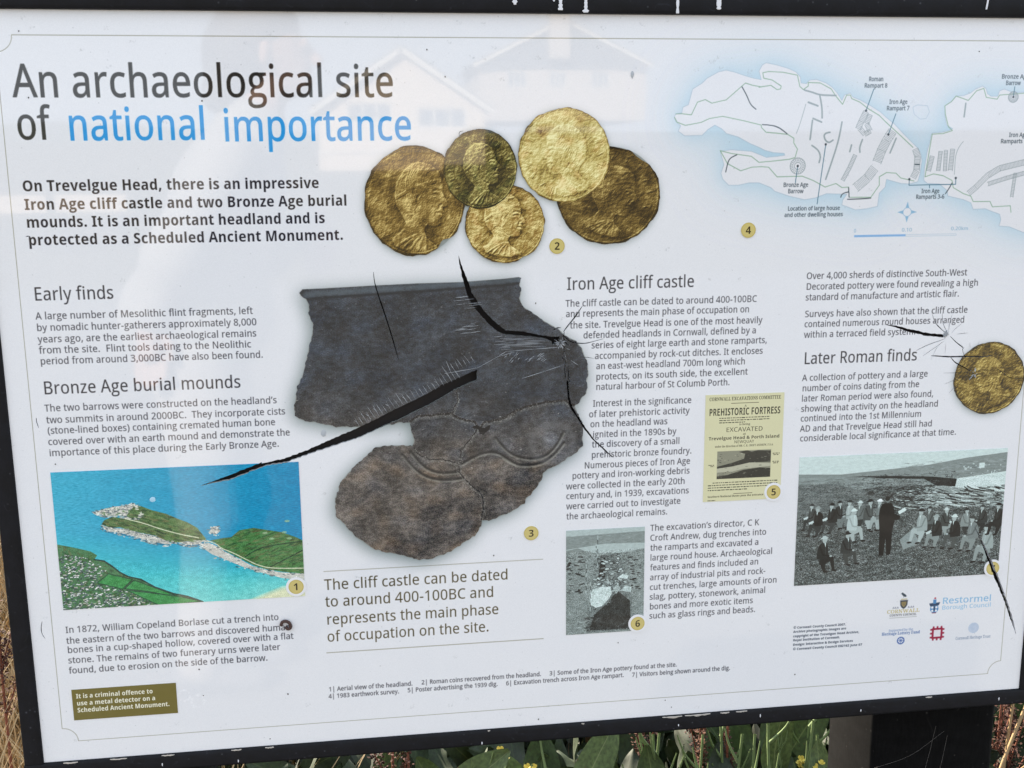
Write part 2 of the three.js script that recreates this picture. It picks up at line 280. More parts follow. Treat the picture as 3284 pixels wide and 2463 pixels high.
const aSand = [143.5,431.7,152.5,428.1,160.3,425,177.1,418.9,197.2,416.6,196.4,433.3];
const mLand = [497,54.6,497.9,50.2,502.1,48.4,505.2,36.7,512.7,32.3,516.4,28.7,525.8,23.8,531.5,22.7,538.2,24.2,547,26.9,553.8,28.7,559.6,29.7,557.6,23.3,560.1,18.8,563.1,17.2,571.9,18.8,581.7,21.5,587.6,24.1,591.2,27.7,591.9,32.2,596.3,32.7,598.6,30,604.4,29.5,612.4,32.2,617.5,35.4,621.6,39.5,625.9,45.4,627.7,41.3,632.5,39.7,634.7,42.7,641.8,45.4,650,49.5,658.2,54.2,664.6,59.3,670.9,63.9,678.4,70.9,685.9,77.5,691.3,82.2,694.1,86,695.6,92.5,694.7,102,693.1,108.6,686.1,110.4,678.9,109.9,666.5,106.6,665.8,112.6,661.1,117.2,660.2,127.7,651.6,129.5,641.5,130.3,634.8,127.8,630.2,126.3,630.5,122.5,633.8,117.9,616.7,117.2,607.8,120.4,598.9,121.7,585.8,118.7,573.8,114.8,570.7,111.9,560.7,108.1,552.7,108,543.9,109.8,536.1,109.7,531.1,105,529.5,100.4,531.7,93.9,528.5,83.6,537.2,82.5,553.8,83.8,561.7,86.8,565.9,88.5,574.7,87.8,581,87,580.5,85.6,571.6,84.9,564.7,83.2,559.7,80.8,552.6,78,542.7,72.9,533,70.2,529,66.5,523.6,63.8,518.4,66.9,513.7,71.4,499.8,71.8,494.5,68.2,496.3,64.1,492.4,60.9,491.1,57.8,492.3,55.1];
const mLandB = [701.8,72.9,702.7,70.6,710.8,70.1,716.8,68.8,719.8,67.4,714.5,64.5,712.4,57.1,711.9,49.7,717.2,46.4,720.9,42.1,727,41.8,733,39.7,736.8,36.7,742.8,34.4,746,36.7,747.3,40.4,750.6,42.3,756.2,42.3,757.4,38.1,761.4,36.7,766.7,38.6,773,39.5,788.4,38.6,802.7,159,788.4,150.9,775,145.8,765.9,145.1,767.1,139.8,765.6,135.4,759.2,133.4,752.7,130.9,742.3,131.2,739.8,125.9,733.3,123.4,719.6,120.3,718.8,116,711.7,110.7,701.4,110.1,698.2,107.7,698,98.2,699.6,84.1,701.2,77.6];
const mGreen = [492.3,55.3,497,55.1,504.7,56,509.2,46.6,515.4,44.6,520.7,47.3,532.2,44.8,547.1,32.3,553,34,559.8,35.1,558,35.4,567.6,34,572.6,37.2,575.5,36.7,575.9,34.5,568.4,30,561.6,28.7,560.7,24.6,565.3,23.7,576.9,24.2,588.7,26.4,591,34.9,594,37.2,597.8,34.5,597.7,31.8,607.5,32.2,616.6,36.7,620.8,42.2,626.6,48.4,629.6,41.3,632.6,41.3,633.8,44,640.9,46.8,648.1,51.8,657.4,56.9,662.7,61.6,674.3,70.9,687.2,81.7];
const mGreen2 = [491.4,57.8,493.4,61.4,500.1,63.9,512.5,61.7,519.1,58.8,529.7,57.2,546.2,60.5,560.9,63.9,561.1,65.7,565.1,69.4,574.9,70.2,582.8,71.1,587.9,74.1,588,77.8,591.2,82.4,589.5,88.9,584.6,90.2,570.9,91.5,560.1,92.3,553.9,87.7,537.3,85.3,528.5,83.1,534.6,93,545.5,98.7,554.2,96,562.1,95.6,568.1,96.1,575.3,103.6,596.1,103.3,605.2,106.7,615.4,112,624.3,109.3,629.5,112.6,635,112.2,635.9,120.2,654.1,120.5,660.7,111.1,660.3,104.5,666.2,101.2,674.3,101.8,678.6,105.6,690,108.1];
const mGreen3 = [702.8,71.5,711.9,71.1,719.7,68.8,716.1,65.9,712.8,56.2,711.9,49.7,717.2,46.4,720.9,42.1,731.4,45.5,737.9,38.1,743.9,36.3,746.5,43.2,755.9,44.6,757.7,41.4,778.5,40];
const mGreen4 = [702.8,71.5,701.8,79.4,699,104.9,706,102.6,714.3,104.1,722.3,108,723.8,113.7,733,118.6,739.4,120.6,741.8,124.9,756.4,125.1,758.9,129.5,774.5,128.8,775.5,134.1];
const mBlk = [0,0];
const mK1 = [544.4,35.1,548.4,41.2,551.6,48.5,556.2,51.9];
const mK2 = [561.8,63.5,568.8,63.8,575.7,65.8,582.3,70.7];
const mK3 = [533.4,99.5,534.6,93,536.4,88.9,542,86.4];
const mK4 = [628.9,120.2,629.2,117.3,635.2,116];
const mK5 = [635,112.7,635.9,120.2];
const mK6 = [634.5,121.8,646.1,121.6,654.2,121.1];
const mK7 = [689.6,94.9,693.7,95.1];
const mK8 = [722.5,109.9,720.7,113.7,717.4,118.4];
const mL1 = [651.7,36.7,646.2,53.2];
const mL2 = [671.2,55.6,665.9,71.6];
const mL3 = [770.2,34.9,769.6,42.9];
const mL4 = [590.6,108.4,592,95.4];
const mL5 = [609.4,125.1,614.3,78.9];
const mBr = [685.8,106.6,685.8,111.4,725.7,111,725.4,106.1];
const mBs = [703.3,111.6,703.5,113.7];
const mR1 = [646.2,54.1,642.7,61.5,640.5,67];
const mR2 = [649.9,56.4,647.3,63.3,650.6,68.9,646.2,71.2,641.5,66.5];
const mR3 = [669.2,69,664.6,76.4,661,83.8,657.6,93.2];
const mR4 = [655.8,97.8,650.2,105.3,640.6,113.2];
const mR5 = [689.3,83.1,691.7,88.8,691.5,100.1,688.8,105.7];
const mR6 = [639.1,87.4,634.7,97.6,629.7,107];
const mR7 = [704,88.8,701.7,100.2];
const mR8 = [710.9,85.1,709.9,100.2];
const mR9 = [715.4,84.2,715.6,100.3];
const mR10 = [721,83.3,720.2,100.3];
const mR11 = [783.3,94.2,762.5,98.8,752.6,104.5,743,113.9,737.1,118.6];
const mR12 = [784.1,102.8,769.5,106.5,753.2,111.2];
const mR13 = [776.5,102.8,775,122];
const mS1 = [626.8,61.9,625.4,72.5,622.9,82.6,619.5,93.8,615.6,105.9];
const mS2 = [602.5,60.4,601.2,75.1];
const mS3 = [596.5,48.1,592.3,64,589.7,70.4];
const mS4 = [607.5,41.3,609.8,49.5,610.3,58.6];
const mS5 = [595,37.6,601,39,607.5,41.3,620.8,41.7];
const mS6 = [602.9,59,610,61.8];
const mS7 = [598.4,46.7,606.4,49.5];
const mS8 = [617.3,69.7,612.3,70.1,613.1,75.2,616.7,78,620.1,75.7];
const mS9 = [602.9,79.7,608,82.5,610.7,88.1,609.5,92.8];
const mS10 = [644.5,75.4,642.3,80.9,643,85.1];
const mS11 = [635.7,79.5,634.5,84.6];
const mS12 = [672.6,74.6,668.2,85.8];
const mS13 = [729.5,47.8,728.8,58.1];
const mS14 = [729.8,77.3,723.6,83.3,724,103.2];
const mPts = [646.2,53.2,665.9,71.6,769.6,42.9,592,95.4,614.3,78.9,685.8,106.6,725.4,106.1];
const mComp = [685.7,132.6,694.1,132.7];
const mScale = [641.8,150.3,685.6,150.3,729.1,150.2];
const mIs = [685.1,50.5,689,48.9,697.2,49.6,699.3,54.3,696.8,59.4,691.8,59.8,686.5,56.1];
const rule1 = [210.4,410,387.7,409.6];
const rule2 = [209.8,480,387.9,479];
const gShield = [704.9,468.6];
const gBird = [704.7,460.3];
const gCastle = [704.6,472];
const gCrest = [733.4,473.8];
const gWheel = [704.2,503.3];
const gEH = [737.7,498.8];
const gTrust = [771.6,496];
const gRule = [692.5,481,717.4,481.4];
const p1 = [525.1,282.3,585.9,282.3];
const p2 = [525.1,294.6,585.9,294.7];
const p3 = [539.8,308.8,571.4,308.6];
const p4 = [525.4,315,586,315.4];
const p5 = [547.1,318.6,564.2,318.5];
const p6 = [530.8,321.5,581,321.6];
const p7 = [525.8,364.1,573.9,364.5];
const pr1 = [543.6,284.5,567.1,284.6];
const pr2 = [547.9,361.3,564.2,361.4];
const ps1 = [533.9,297.7,577.2,297.2];
const pp1 = [529.1,352.2,586.4,352.2];
const crA = [322.6,158.1,323.5,166.9,325.7,178.1,329.2,191.2,332.8,198.7,339.2,206.4,346.6,215.1,352.3,220,358.9,222.6,356.3,222.8,363,223.2,377.3,224.6,391.6,227.1,395.3,229.4,395.5,231.6,402,230.3,401.7,225.3,395.5,225.4,386.8,223.9,372.5,220.6,359.2,219.3,358,218.3,351.4,213.4,343,204.7,337.5,197,332.9,189.4,330.3,180.9,327.6,174.4,324.9,166.9];
const crB = [336.2,249.6,308.1,261.1,292.8,269.4,270,279.7,241.6,293,222.7,300.4,203.8,308.3,184.1,315.2,166.5,318.3,167.2,317.3,155,321.6,138.3,327.6,127.1,331.4,117.9,334.2,130.8,331.9,140.8,330.6,155.7,325.5,157,324.6,171,319.9,184.9,318.6,196.1,314.8,209.3,310.5,241.3,301.2,260.2,293.3,279.2,285.3,304,273.7,317.5,265.5,335.6,258.3];
const crC = [405.9,260.9,406.7,269.7,407.1,275.6,409,284.6,414.9,291.7,419.9,300.8,427.8,310.2,437.8,320.6,446.8,327.1,440.8,319.7,430.8,310.3,424.8,301.1,416.9,289.8,413.4,281.8,411,274.8,410.2,266.9,409.8,261.1];
const crD = [670.6,223.3,680.1,225.7,694.1,230.4,710.1,234.4,725.6,235.9,727,233.7,709.9,231.6,693.9,227.9,682.2,224.8];
const crE = [764.9,402.1,772.2,416.7,779,432,785.2,445.6,786,448.2,791.9,458.6,798.1,471.3,805.9,489.9,812.6,504.9,809.3,492.4,802.4,474.9,796,460,790.4,447.3,788.8,445.8,782.4,432.1,773.8,416.3];
const spots = [16.7,-2.6,302.4,8.6,315.5,27.9,138.8,45,19.1,42.7,62.7,186,110.6,509,108.7,486.2,161.1,551.3,493.3,543.1,498.9,549.9,383.4,551.9,737.6,8,608.6,527.9,382.7,198.6,13.8,311.8,457.8,26.1,347.2,404.1,177.3,512.9,451.5,487.4];
const worm = [174.7,452.8,176.1,449.8,179,449.2,181.7,451.3,182.2,454.9,180.5,456,178.3,454.1];
const ringMark = [215,296.2];
const disc = [83,343.1];
const PANEL = [-20, -22, 824, 561];
const slim = (a, f) => { const p = pairs(a), n = p.length; return p.flatMap(([x, y], i) => { const [u, v] = p[n - 1 - i]; const mx = (x + u) / 2, my = (y + v) / 2; return [mx + (x - mx) * f, my + (y - my) * f]; }); };
// split edges are torn, not ruled: jog a crack's outline in and out by a part of its width
function torn(a) {
  const p = pairs(a), n = p.length, q = []; for (let i = 0; i < n; i++) { const [x0, y0] = p[i], [x1, y1] = p[(i + 1) % n], m = Math.max(1, Math.round(Math.hypot(x1 - x0, y1 - y0) / 1.7)); for (let k = 0; k < m; k++) q.push([x0 + (x1 - x0) * k / m, y0 + (y1 - y0) * k / m]); }
  const N = q.length; return q.flatMap(([x, y], i) => { let w = 9; for (let k = 0; k < N; k++) { const d = Math.min(Math.abs(i - k), N - Math.abs(i - k)); if (d > 5) w = Math.min(w, Math.hypot(q[k][0] - x, q[k][1] - y)); } const e = Math.min(0.42, 0.2 * Math.max(0, w - 0.5)), [ax, ay] = q[(i + N - 1) % N], [bx, by] = q[(i + 1) % N], l = Math.hypot(bx - ax, by - ay) || 1, s = e * (0.8 * noise(x / 2.6, y / 2.6) + 0.5 * noiseB(x / 0.9, y / 0.9)); return [x - (by - ay) / l * s, y + (bx - ax) / l * s]; });
}
const cA = torn(crA), cB = torn(crB), cC = torn(slim(crC, 0.42)), cD = torn(crD), cE = torn(crE), CRACKS = [cA, cB, cC, cD, cE];
// the hairline cracks are narrow slots right through the panel, down to the backing sheet behind it
reseed(50);
const SLOTS = HAIR.map(([w, a]) => sliverOutline(a, Math.min(w, 1.2) * 0.98));
const extent = (a) => { const p = pairs(a); return [Math.min(...p.map((q) => q[0])), Math.min(...p.map((q) => q[1])), Math.max(...p.map((q) => q[0])), Math.max(...p.map((q) => q[1]))]; };
const slotsIn = (a) => { const e = extent(a); return SLOTS.filter((s) => { const f = extent(s); return f[0] < e[2] && f[2] > e[0] && f[1] < e[3] && f[3] > e[1]; }); };

// weathering of the face: faint wipe marks and dust, as a gloss map
const smearMap = (() => {
  const c = painted([0, 0, 512, 384], 1, (x, y) => { const n = 0.5 + 0.5 * fbm(x / 70, y / 40, 4), s = 0.5 + 0.5 * noiseB(x / 9 + fbm(x / 60, y / 60) * 4, y / 60), v = 150 + 60 * n + 35 * s; return [v, v, v]; });
  const g = c.getContext('2d'); for (let i = 0; i < 260; i++) { g.fillStyle = rgb(255, 255, 255, rr(0.2, 0.7)); g.beginPath(); g.arc(rr(0, 512), rr(0, 384), rr(0.3, 1.3), 0, 7); g.fill(); }
  return tex(c, false, true);
})();

const STYLE = {
  title: ['', 31.5, '#2b2a27'], blue: ['', 31.5, '#1b93d6'], intro: ['bold', 11.3, '#201f26'], head: ['', 13.2, '#2c2b30'], body: ['', 7.55, '#313138'], warn: ['bold', 5.4, '#e9e7d2'], quote: ['', 12.4, '#41371b'],
  cap: ['', 5.0, '#26272e'], credit: ['bold', 3.15, '#25303c'], map: ['', 4.35, '#24343f'], scale: ['', 3.9, '#8fb2c8'], gold: ['serif', 4.3, '#b3a25e'], cc: ['serifb', 2.6, '#2c2c30'], rest: ['', 8.2, '#7fb4d8'], rest2: ['', 5.3, '#93bfdc'],
  hlf: ['serif', 3.2, '#6f86b0'], hlfb: ['serifb', 3.6, '#3d5c96'], trust: ['serif', 3.4, '#5c6f8c'],
};
function setText(g, style, text, x, y, w) {
  const [kind, size, colour] = STYLE[style], fam = kind.startsWith('serif') ? 'serif' : 'sans-serif', wt = kind === 'bold' || kind === 'serifb' ? 'bold ' : '';
  g.save(); g.translate(x, y); g.fillStyle = colour; g.font = `${wt}100px ${fam}`; g.textBaseline = 'alphabetic';
  const mw = g.measureText(text).width; g.scale(w / mw, size / 100); g.fillText(text, 0, 0);
  const fat = { body: 0.8, head: 0.6, title: 1.4, blue: 1.4, cap: 2.4, map: 3.4, credit: 1.5 }[style]; if (fat) { g.strokeStyle = colour; g.lineWidth = fat; g.lineJoin = 'round'; g.strokeText(text, 0, 0); }
  g.restore();
}

// the sheet itself: white vinyl with the words, the line map and the logos
const sheet = (() => {
  const [c, g] = mmCanvas(PANEL, 2048 / (PANEL[2] - PANEL[0]));
  g.fillStyle = '#e6e7e9'; g.fillRect(PANEL[0], PANEL[1], 900, 700);
  // survey map: sea tint bleeding off round the coast
  g.save(); g.fillStyle = '#bcd4e0'; for (const [bl, al] of [[26, 0.5], [60, 0.62], [110, 0.62]]) for (const land of [mLand, mLandB]) { g.shadowColor = `rgba(172,206,222,${al})`; g.shadowBlur = bl; pathOn(g, land, true); g.fill(); } g.restore();
  g.fillStyle = rgb(170, 204, 220, 0.3); g.beginPath(); g.ellipse(727, 90, 8, 20, 0, 0, 7); g.fill();
  for (const land of [mLand, mLandB]) { g.fillStyle = '#e4e5e8'; pathOn(g, land, true); g.fill(); g.strokeStyle = '#a9bccb'; g.lineWidth = 0.42; g.stroke(); }
  g.strokeStyle = '#a9bccb'; g.lineWidth = 0.35; pathOn(g, mIs, true); g.stroke();
  g.strokeStyle = '#7fa588'; g.lineWidth = 0.55; for (const a of [mGreen, mGreen2, mGreen3, mGreen4]) { pathOn(g, a); g.stroke(); }
  g.strokeStyle = '#2c3a44'; g.lineWidth = 0.65; for (const a of [mK1, mK2, mK3, mK4, mK5, mK6, mK7, mK8]) { curveOn(g, a); g.stroke(); }
  const hatch = (a, w, step, col) => {
    const p = pairs(a); g.strokeStyle = col; g.lineWidth = 0.4;
    for (let i = 0; i + 1 < p.length; i++) {
      const [x0, y0] = p[i], [x1, y1] = p[i + 1], l = Math.hypot(x1 - x0, y1 - y0), nx = -(y1 - y0) / l, ny = (x1 - x0) / l;
      for (let s = 0; s < l; s += step) { const t = s / l, x = x0 + (x1 - x0) * t, y = y0 + (y1 - y0) * t, ww = w * rr(0.7, 1.1); g.beginPath(); g.moveTo(x - nx * ww, y - ny * ww); g.lineTo(x + nx * ww, y + ny * ww); g.stroke(); }
      for (const q of [-1, 1]) { g.beginPath(); g.moveTo(x0 + nx * w * q, y0 + ny * w * q); g.lineTo(x1 + nx * w * q, y1 + ny * w * q); g.stroke(); }
    }
  };
  for (const [a, w] of [[mR1, 2.2], [mR2, 1.8], [mR3, 3.6], [mR4, 3.6], [mR5, 2.4], [mR6, 1.5], [mR7, 1.8], [mR8, 1.5], [mR9, 1.4], [mR10, 1.8], [mR11, 2.2], [mR12, 1.5], [mR13, 1.2]]) hatch(a, w, 1.15, '#8a979b');
  g.strokeStyle = '#98a5a8'; g.lineWidth = 1.25; for (const a of [mS1, mS2, mS4, mS5, mS6, mS7, mS8, mS9, mS10, mS11, mS12, mS13]) { curveOn(g, a); g.stroke(); }
  g.lineWidth = 0.45; for (const a of [mS3, mS14]) { curveOn(g, a); g.stroke(); }
  for (const [i, r] of [[2, 4.2], [3, 6.2]]) { const x = mPts[i * 2], y = mPts[i * 2 + 1]; g.strokeStyle = '#8a979b'; g.lineWidth = 0.45; for (const q of [0.45, 1]) { g.beginPath(); g.arc(x, y, r * q, 0, 7); g.stroke(); } for (let k = 0; k < 22; k++) { const t = k / 22 * 6.283; g.beginPath(); g.moveTo(x + Math.cos(t) * r * 0.62, y + Math.sin(t) * r * 0.62); g.lineTo(x + Math.cos(t) * r, y + Math.sin(t) * r); g.stroke(); } }
  g.strokeStyle = '#35647a'; g.lineWidth = 0.55; for (const a of [mL1, mL2, mL3, mL4, mL5, mBr, mBs]) { pathOn(g, a); g.stroke(); }
  g.fillStyle = '#3c4650'; for (const [x, y] of pairs(mPts)) { g.beginPath(); g.arc(x, y, 0.95, 0, 7); g.fill(); }
  { // compass and scale bar
    const [x, y, x2] = mComp, r = x2 - x; g.fillStyle = '#8cb6d2'; g.strokeStyle = '#8cb6d2'; g.lineWidth = 0.45;
    for (let k = 0; k < 4; k++) { const t = k * Math.PI / 2, cs = Math.cos(t), sn = Math.sin(t); g.beginPath(); g.moveTo(x + cs * r, y + sn * r); g.lineTo(x - sn * r * 0.22 + cs * r * 0.25, y + cs * r * 0.22 + sn * r * 0.25); g.lineTo(x + sn * r * 0.22 + cs * r * 0.25, y - cs * r * 0.22 + sn * r * 0.25); g.closePath(); g.fill(); }
    g.fillStyle = '#e4e5e8'; g.beginPath(); g.arc(x, y, r * 0.42, 0, 7); g.fill(); g.stroke();
    g.fillStyle = '#86b3de'; g.fillRect(mScale[0], mScale[1], mScale[2] - mScale[0], 1.7); g.strokeStyle = '#b9c9d6'; g.lineWidth = 0.4; g.strokeRect(mScale[2], mScale[3] + 0.4, mScale[4] - mScale[2], 1.3);
  }
  // border with scooped corners
  g.strokeStyle = '#8e8b76'; g.lineWidth = 0.42; const w = 800, h = 540.7, q = 11.5;
  g.beginPath(); g.moveTo(q, 0); g.lineTo(w - q, 0); g.arc(w, 0, q, Math.PI, Math.PI / 2, true); g.lineTo(w, h - q); g.arc(w, h, q, -Math.PI / 2, Math.PI, true); g.lineTo(q, h); g.arc(0, h, q, 0, -Math.PI / 2, true); g.lineTo(0, q); g.arc(0, 0, q, Math.PI / 2, 0, true); g.stroke();
  g.strokeStyle = '#85816a'; g.lineWidth = 0.45; for (const a of [rule1, rule2]) { g.beginPath(); g.moveTo(a[0], (a[1] + a[3]) / 2); g.lineTo(a[2], (a[1] + a[3]) / 2); g.stroke(); }
  // the printed drop shadow that the designer set behind the cut-out finds
  g.save(); g.shadowColor = 'rgba(70,88,84,0.75)'; g.shadowBlur = 30; g.shadowOffsetX = -4; g.shadowOffsetY = 6; g.fillStyle = '#8d9490'; pathOn(g, pot, true); g.fill();
  g.shadowBlur = 16; g.shadowColor = 'rgba(80,96,90,0.6)'; g.shadowOffsetX = -1; g.shadowOffsetY = 4; for (let i = 0; i < coins.length; i += 4) { g.beginPath(); g.ellipse(coins[i], coins[i + 1], coins[i + 2] * 0.98, coins[i + 3] * 0.98, 0, 0, 7); g.fill(); } g.restore();
  // words
  for (const t of TEXT) if (t[0] !== 'warn') setText(g, ...t);
  // logos
  const small = (o, k, f) => { g.save(); g.translate(...o); g.scale(k, k); g.translate(-o[0], -o[1]); f(); g.restore(); };
  const [sx, sy] = gShield, [bx, by] = gBird, [kx, ky] = gCastle, [cx, cy] = gCrest;
  small([sx, sy + 1], 0.5, () => {
  g.fillStyle = '#3a3f48'; g.beginPath(); g.moveTo(sx - 7.6, sy - 7); g.lineTo(sx + 7.6, sy - 7); g.lineTo(sx + 7, sy + 2); g.quadraticCurveTo(sx + 5, sy + 8, sx, sy + 10); g.quadraticCurveTo(sx - 5, sy + 8, sx - 7, sy + 2); g.closePath(); g.fill();
  g.strokeStyle = '#dfe0e2'; g.lineWidth = 1; g.stroke(); g.fillStyle = '#a4905a'; g.beginPath(); g.moveTo(sx - 4.6, sy - 3.6); g.lineTo(sx + 4.6, sy - 3.6); g.lineTo(sx + 4, sy + 2); g.lineTo(sx, sy + 6.4); g.lineTo(sx - 4, sy + 2); g.closePath(); g.fill();
  g.strokeStyle = '#4a4436'; g.lineWidth = 0.5; for (let k = -2; k <= 2; k++) { g.beginPath(); g.moveTo(sx + k * 1.7, sy - 3); g.lineTo(sx + k * 1.2, sy + 4 - Math.abs(k)); g.stroke(); }
  });
  small([bx, by + 2], 0.58, () => { g.fillStyle = '#33414c'; g.beginPath(); g.ellipse(bx, by, 4.4, 1.9, 0.6, 0, 7); g.fill(); g.beginPath(); g.arc(bx - 2.8, by - 2.6, 1.5, 0, 7); g.fill(); g.beginPath(); g.moveTo(bx - 4.2, by - 2.8); g.lineTo(bx - 6, by - 2); g.lineTo(bx - 4, by - 2); g.fill(); g.fillRect(bx - 0.8, by + 1.4, 0.6, 2.6); });
  g.strokeStyle = '#b3a25e'; g.lineWidth = 0.6; g.beginPath(); g.moveTo(sx - 2.6, sy - 3.7); g.lineTo(sx + 2.6, sy - 3.7); g.stroke();
  g.fillStyle = '#8b8f9a'; small([kx, ky], 0.5, () => { g.fillRect(kx - 20, ky + 1, 12, 1.1); g.fillRect(kx + 8, ky + 1, 12, 1.1); for (const k of [-19, -15.5, -11, 9, 14, 18]) g.fillRect(kx + k, ky - 0.8, 1.6, 2); });
  g.strokeStyle = '#9a9a94'; g.lineWidth = 0.4; g.beginPath(); g.moveTo(gRule[0], (gRule[1] + gRule[3]) / 2 + 0.5); g.lineTo(gRule[2], (gRule[1] + gRule[3]) / 2 + 0.5); g.stroke();
  small([cx, cy], 0.56, () => { g.fillStyle = '#4a86b8'; g.beginPath(); g.ellipse(cx, cy + 3, 7, 7.5, 0, 0, 7); g.fill(); g.fillStyle = '#e4e6ea'; for (const [dx, dy] of [[-3.4, 1], [3.4, 1], [-3, 6.4], [3, 6.4]]) { g.beginPath(); g.arc(dx + cx, dy + cy, 1.9, 0, 7); g.fill(); }
  g.fillStyle = '#243f5c'; g.fillRect(cx - 1.3, cy - 1, 2.6, 8); g.beginPath(); g.moveTo(cx - 9, cy - 6); g.lineTo(cx + 9, cy - 7); g.lineTo(cx + 7, cy - 2); g.lineTo(cx - 7, cy - 1); g.fill(); g.fillStyle = '#4a86b8'; g.fillRect(cx - 2.6, cy - 12, 5.2, 7); g.fillStyle = '#b24f5e'; g.beginPath(); g.arc(cx + 0.4, cy - 14, 1.7, 0, 7); g.fill(); g.fillStyle = '#8b4450'; g.fillRect(cx - 3.6, cy + 9.4, 7.2, 1.4); });
  const [wx, wy] = gWheel; g.strokeStyle = '#4a67a4'; g.lineWidth = 1; g.beginPath(); g.arc(wx, wy, 3.1, 0, 7); g.stroke(); g.lineWidth = 0.45; for (let k = 0; k < 8; k++) { g.beginPath(); g.moveTo(wx, wy); g.lineTo(wx + 3 * Math.cos(k * 0.785), wy + 3 * Math.sin(k * 0.785)); g.stroke(); }
  const [ex, ey] = gEH; g.fillStyle = '#9c2a44'; g.fillRect(ex - 5, ey - 5, 10, 10); for (const k of [-4.4, -0.8, 2.9]) { g.fillRect(ex + k, ey - 6.6, 1.6, 1.8); g.fillRect(ex + k, ey + 4.8, 1.6, 1.8); g.fillRect(ex - 6.6, ey + k, 1.8, 1.6); g.fillRect(ex + 4.8, ey + k, 1.8, 1.6); } g.fillStyle = '#e6e0e4'; g.fillRect(ex - 3.2, ey - 3.2, 6.4, 6.4);
  g.fillStyle = '#c3cedd'; g.beginPath(); g.arc(gTrust[0], gTrust[1], 4.9, 0, 7); g.fill(); g.strokeStyle = '#b3c1d4'; g.lineWidth = 0.4; for (let k = 0; k < 6; k++) { g.beginPath(); g.arc(gTrust[0], gTrust[1], 0.8 * (k + 1), k, k + 3); g.stroke(); }
  // grime that has settled on the face: flecks and smears
  reseed(77);
  for (let i = 0; i < 2200; i++) { const x = rr(PANEL[0], PANEL[2]), y = rr(PANEL[1], PANEL[3]); if (rnd() > 0.25 + 0.75 * (0.5 + 0.5 * noise(x / 60, y / 60))) continue; g.fillStyle = rgb(96, 98, 100, rr(0.08, 0.42)); g.beginPath(); g.ellipse(x, y, rr(0.12, 0.5), rr(0.1, 0.35), rr(0, 3), 0, 7); g.fill(); }
  for (let i = 0; i < 130; i++) { const e = rnd(), x = rr(-18, 820), y = e < 0.35 ? rr(-18, 30) : rr(-20, 558); for (let k = 0; k < 9; k++) { g.fillStyle = rgb(110, 112, 112, rr(0.05, 0.16)); g.beginPath(); g.ellipse(x + rr(-2, 2), y + rr(-1.4, 1.4), rr(0.2, 0.9), rr(0.15, 0.5), rr(0, 3), 0, 7); g.fill(); } }
  for (const [x, y, r] of [[96, 508, 5], [106, 514, 6]]) for (let k = 0; k < 60; k++) { const t = rr(0, 6.28), q2 = r * rr(0.75, 1.05); g.fillStyle = rgb(250, 250, 252, rr(0.1, 0.3)); g.beginPath(); g.arc(x + Math.cos(t) * q2, y + Math.sin(t) * q2, rr(0.3, 0.8), 0, 7); g.fill(); }
  noisy(c, 7);
  return c;
})();

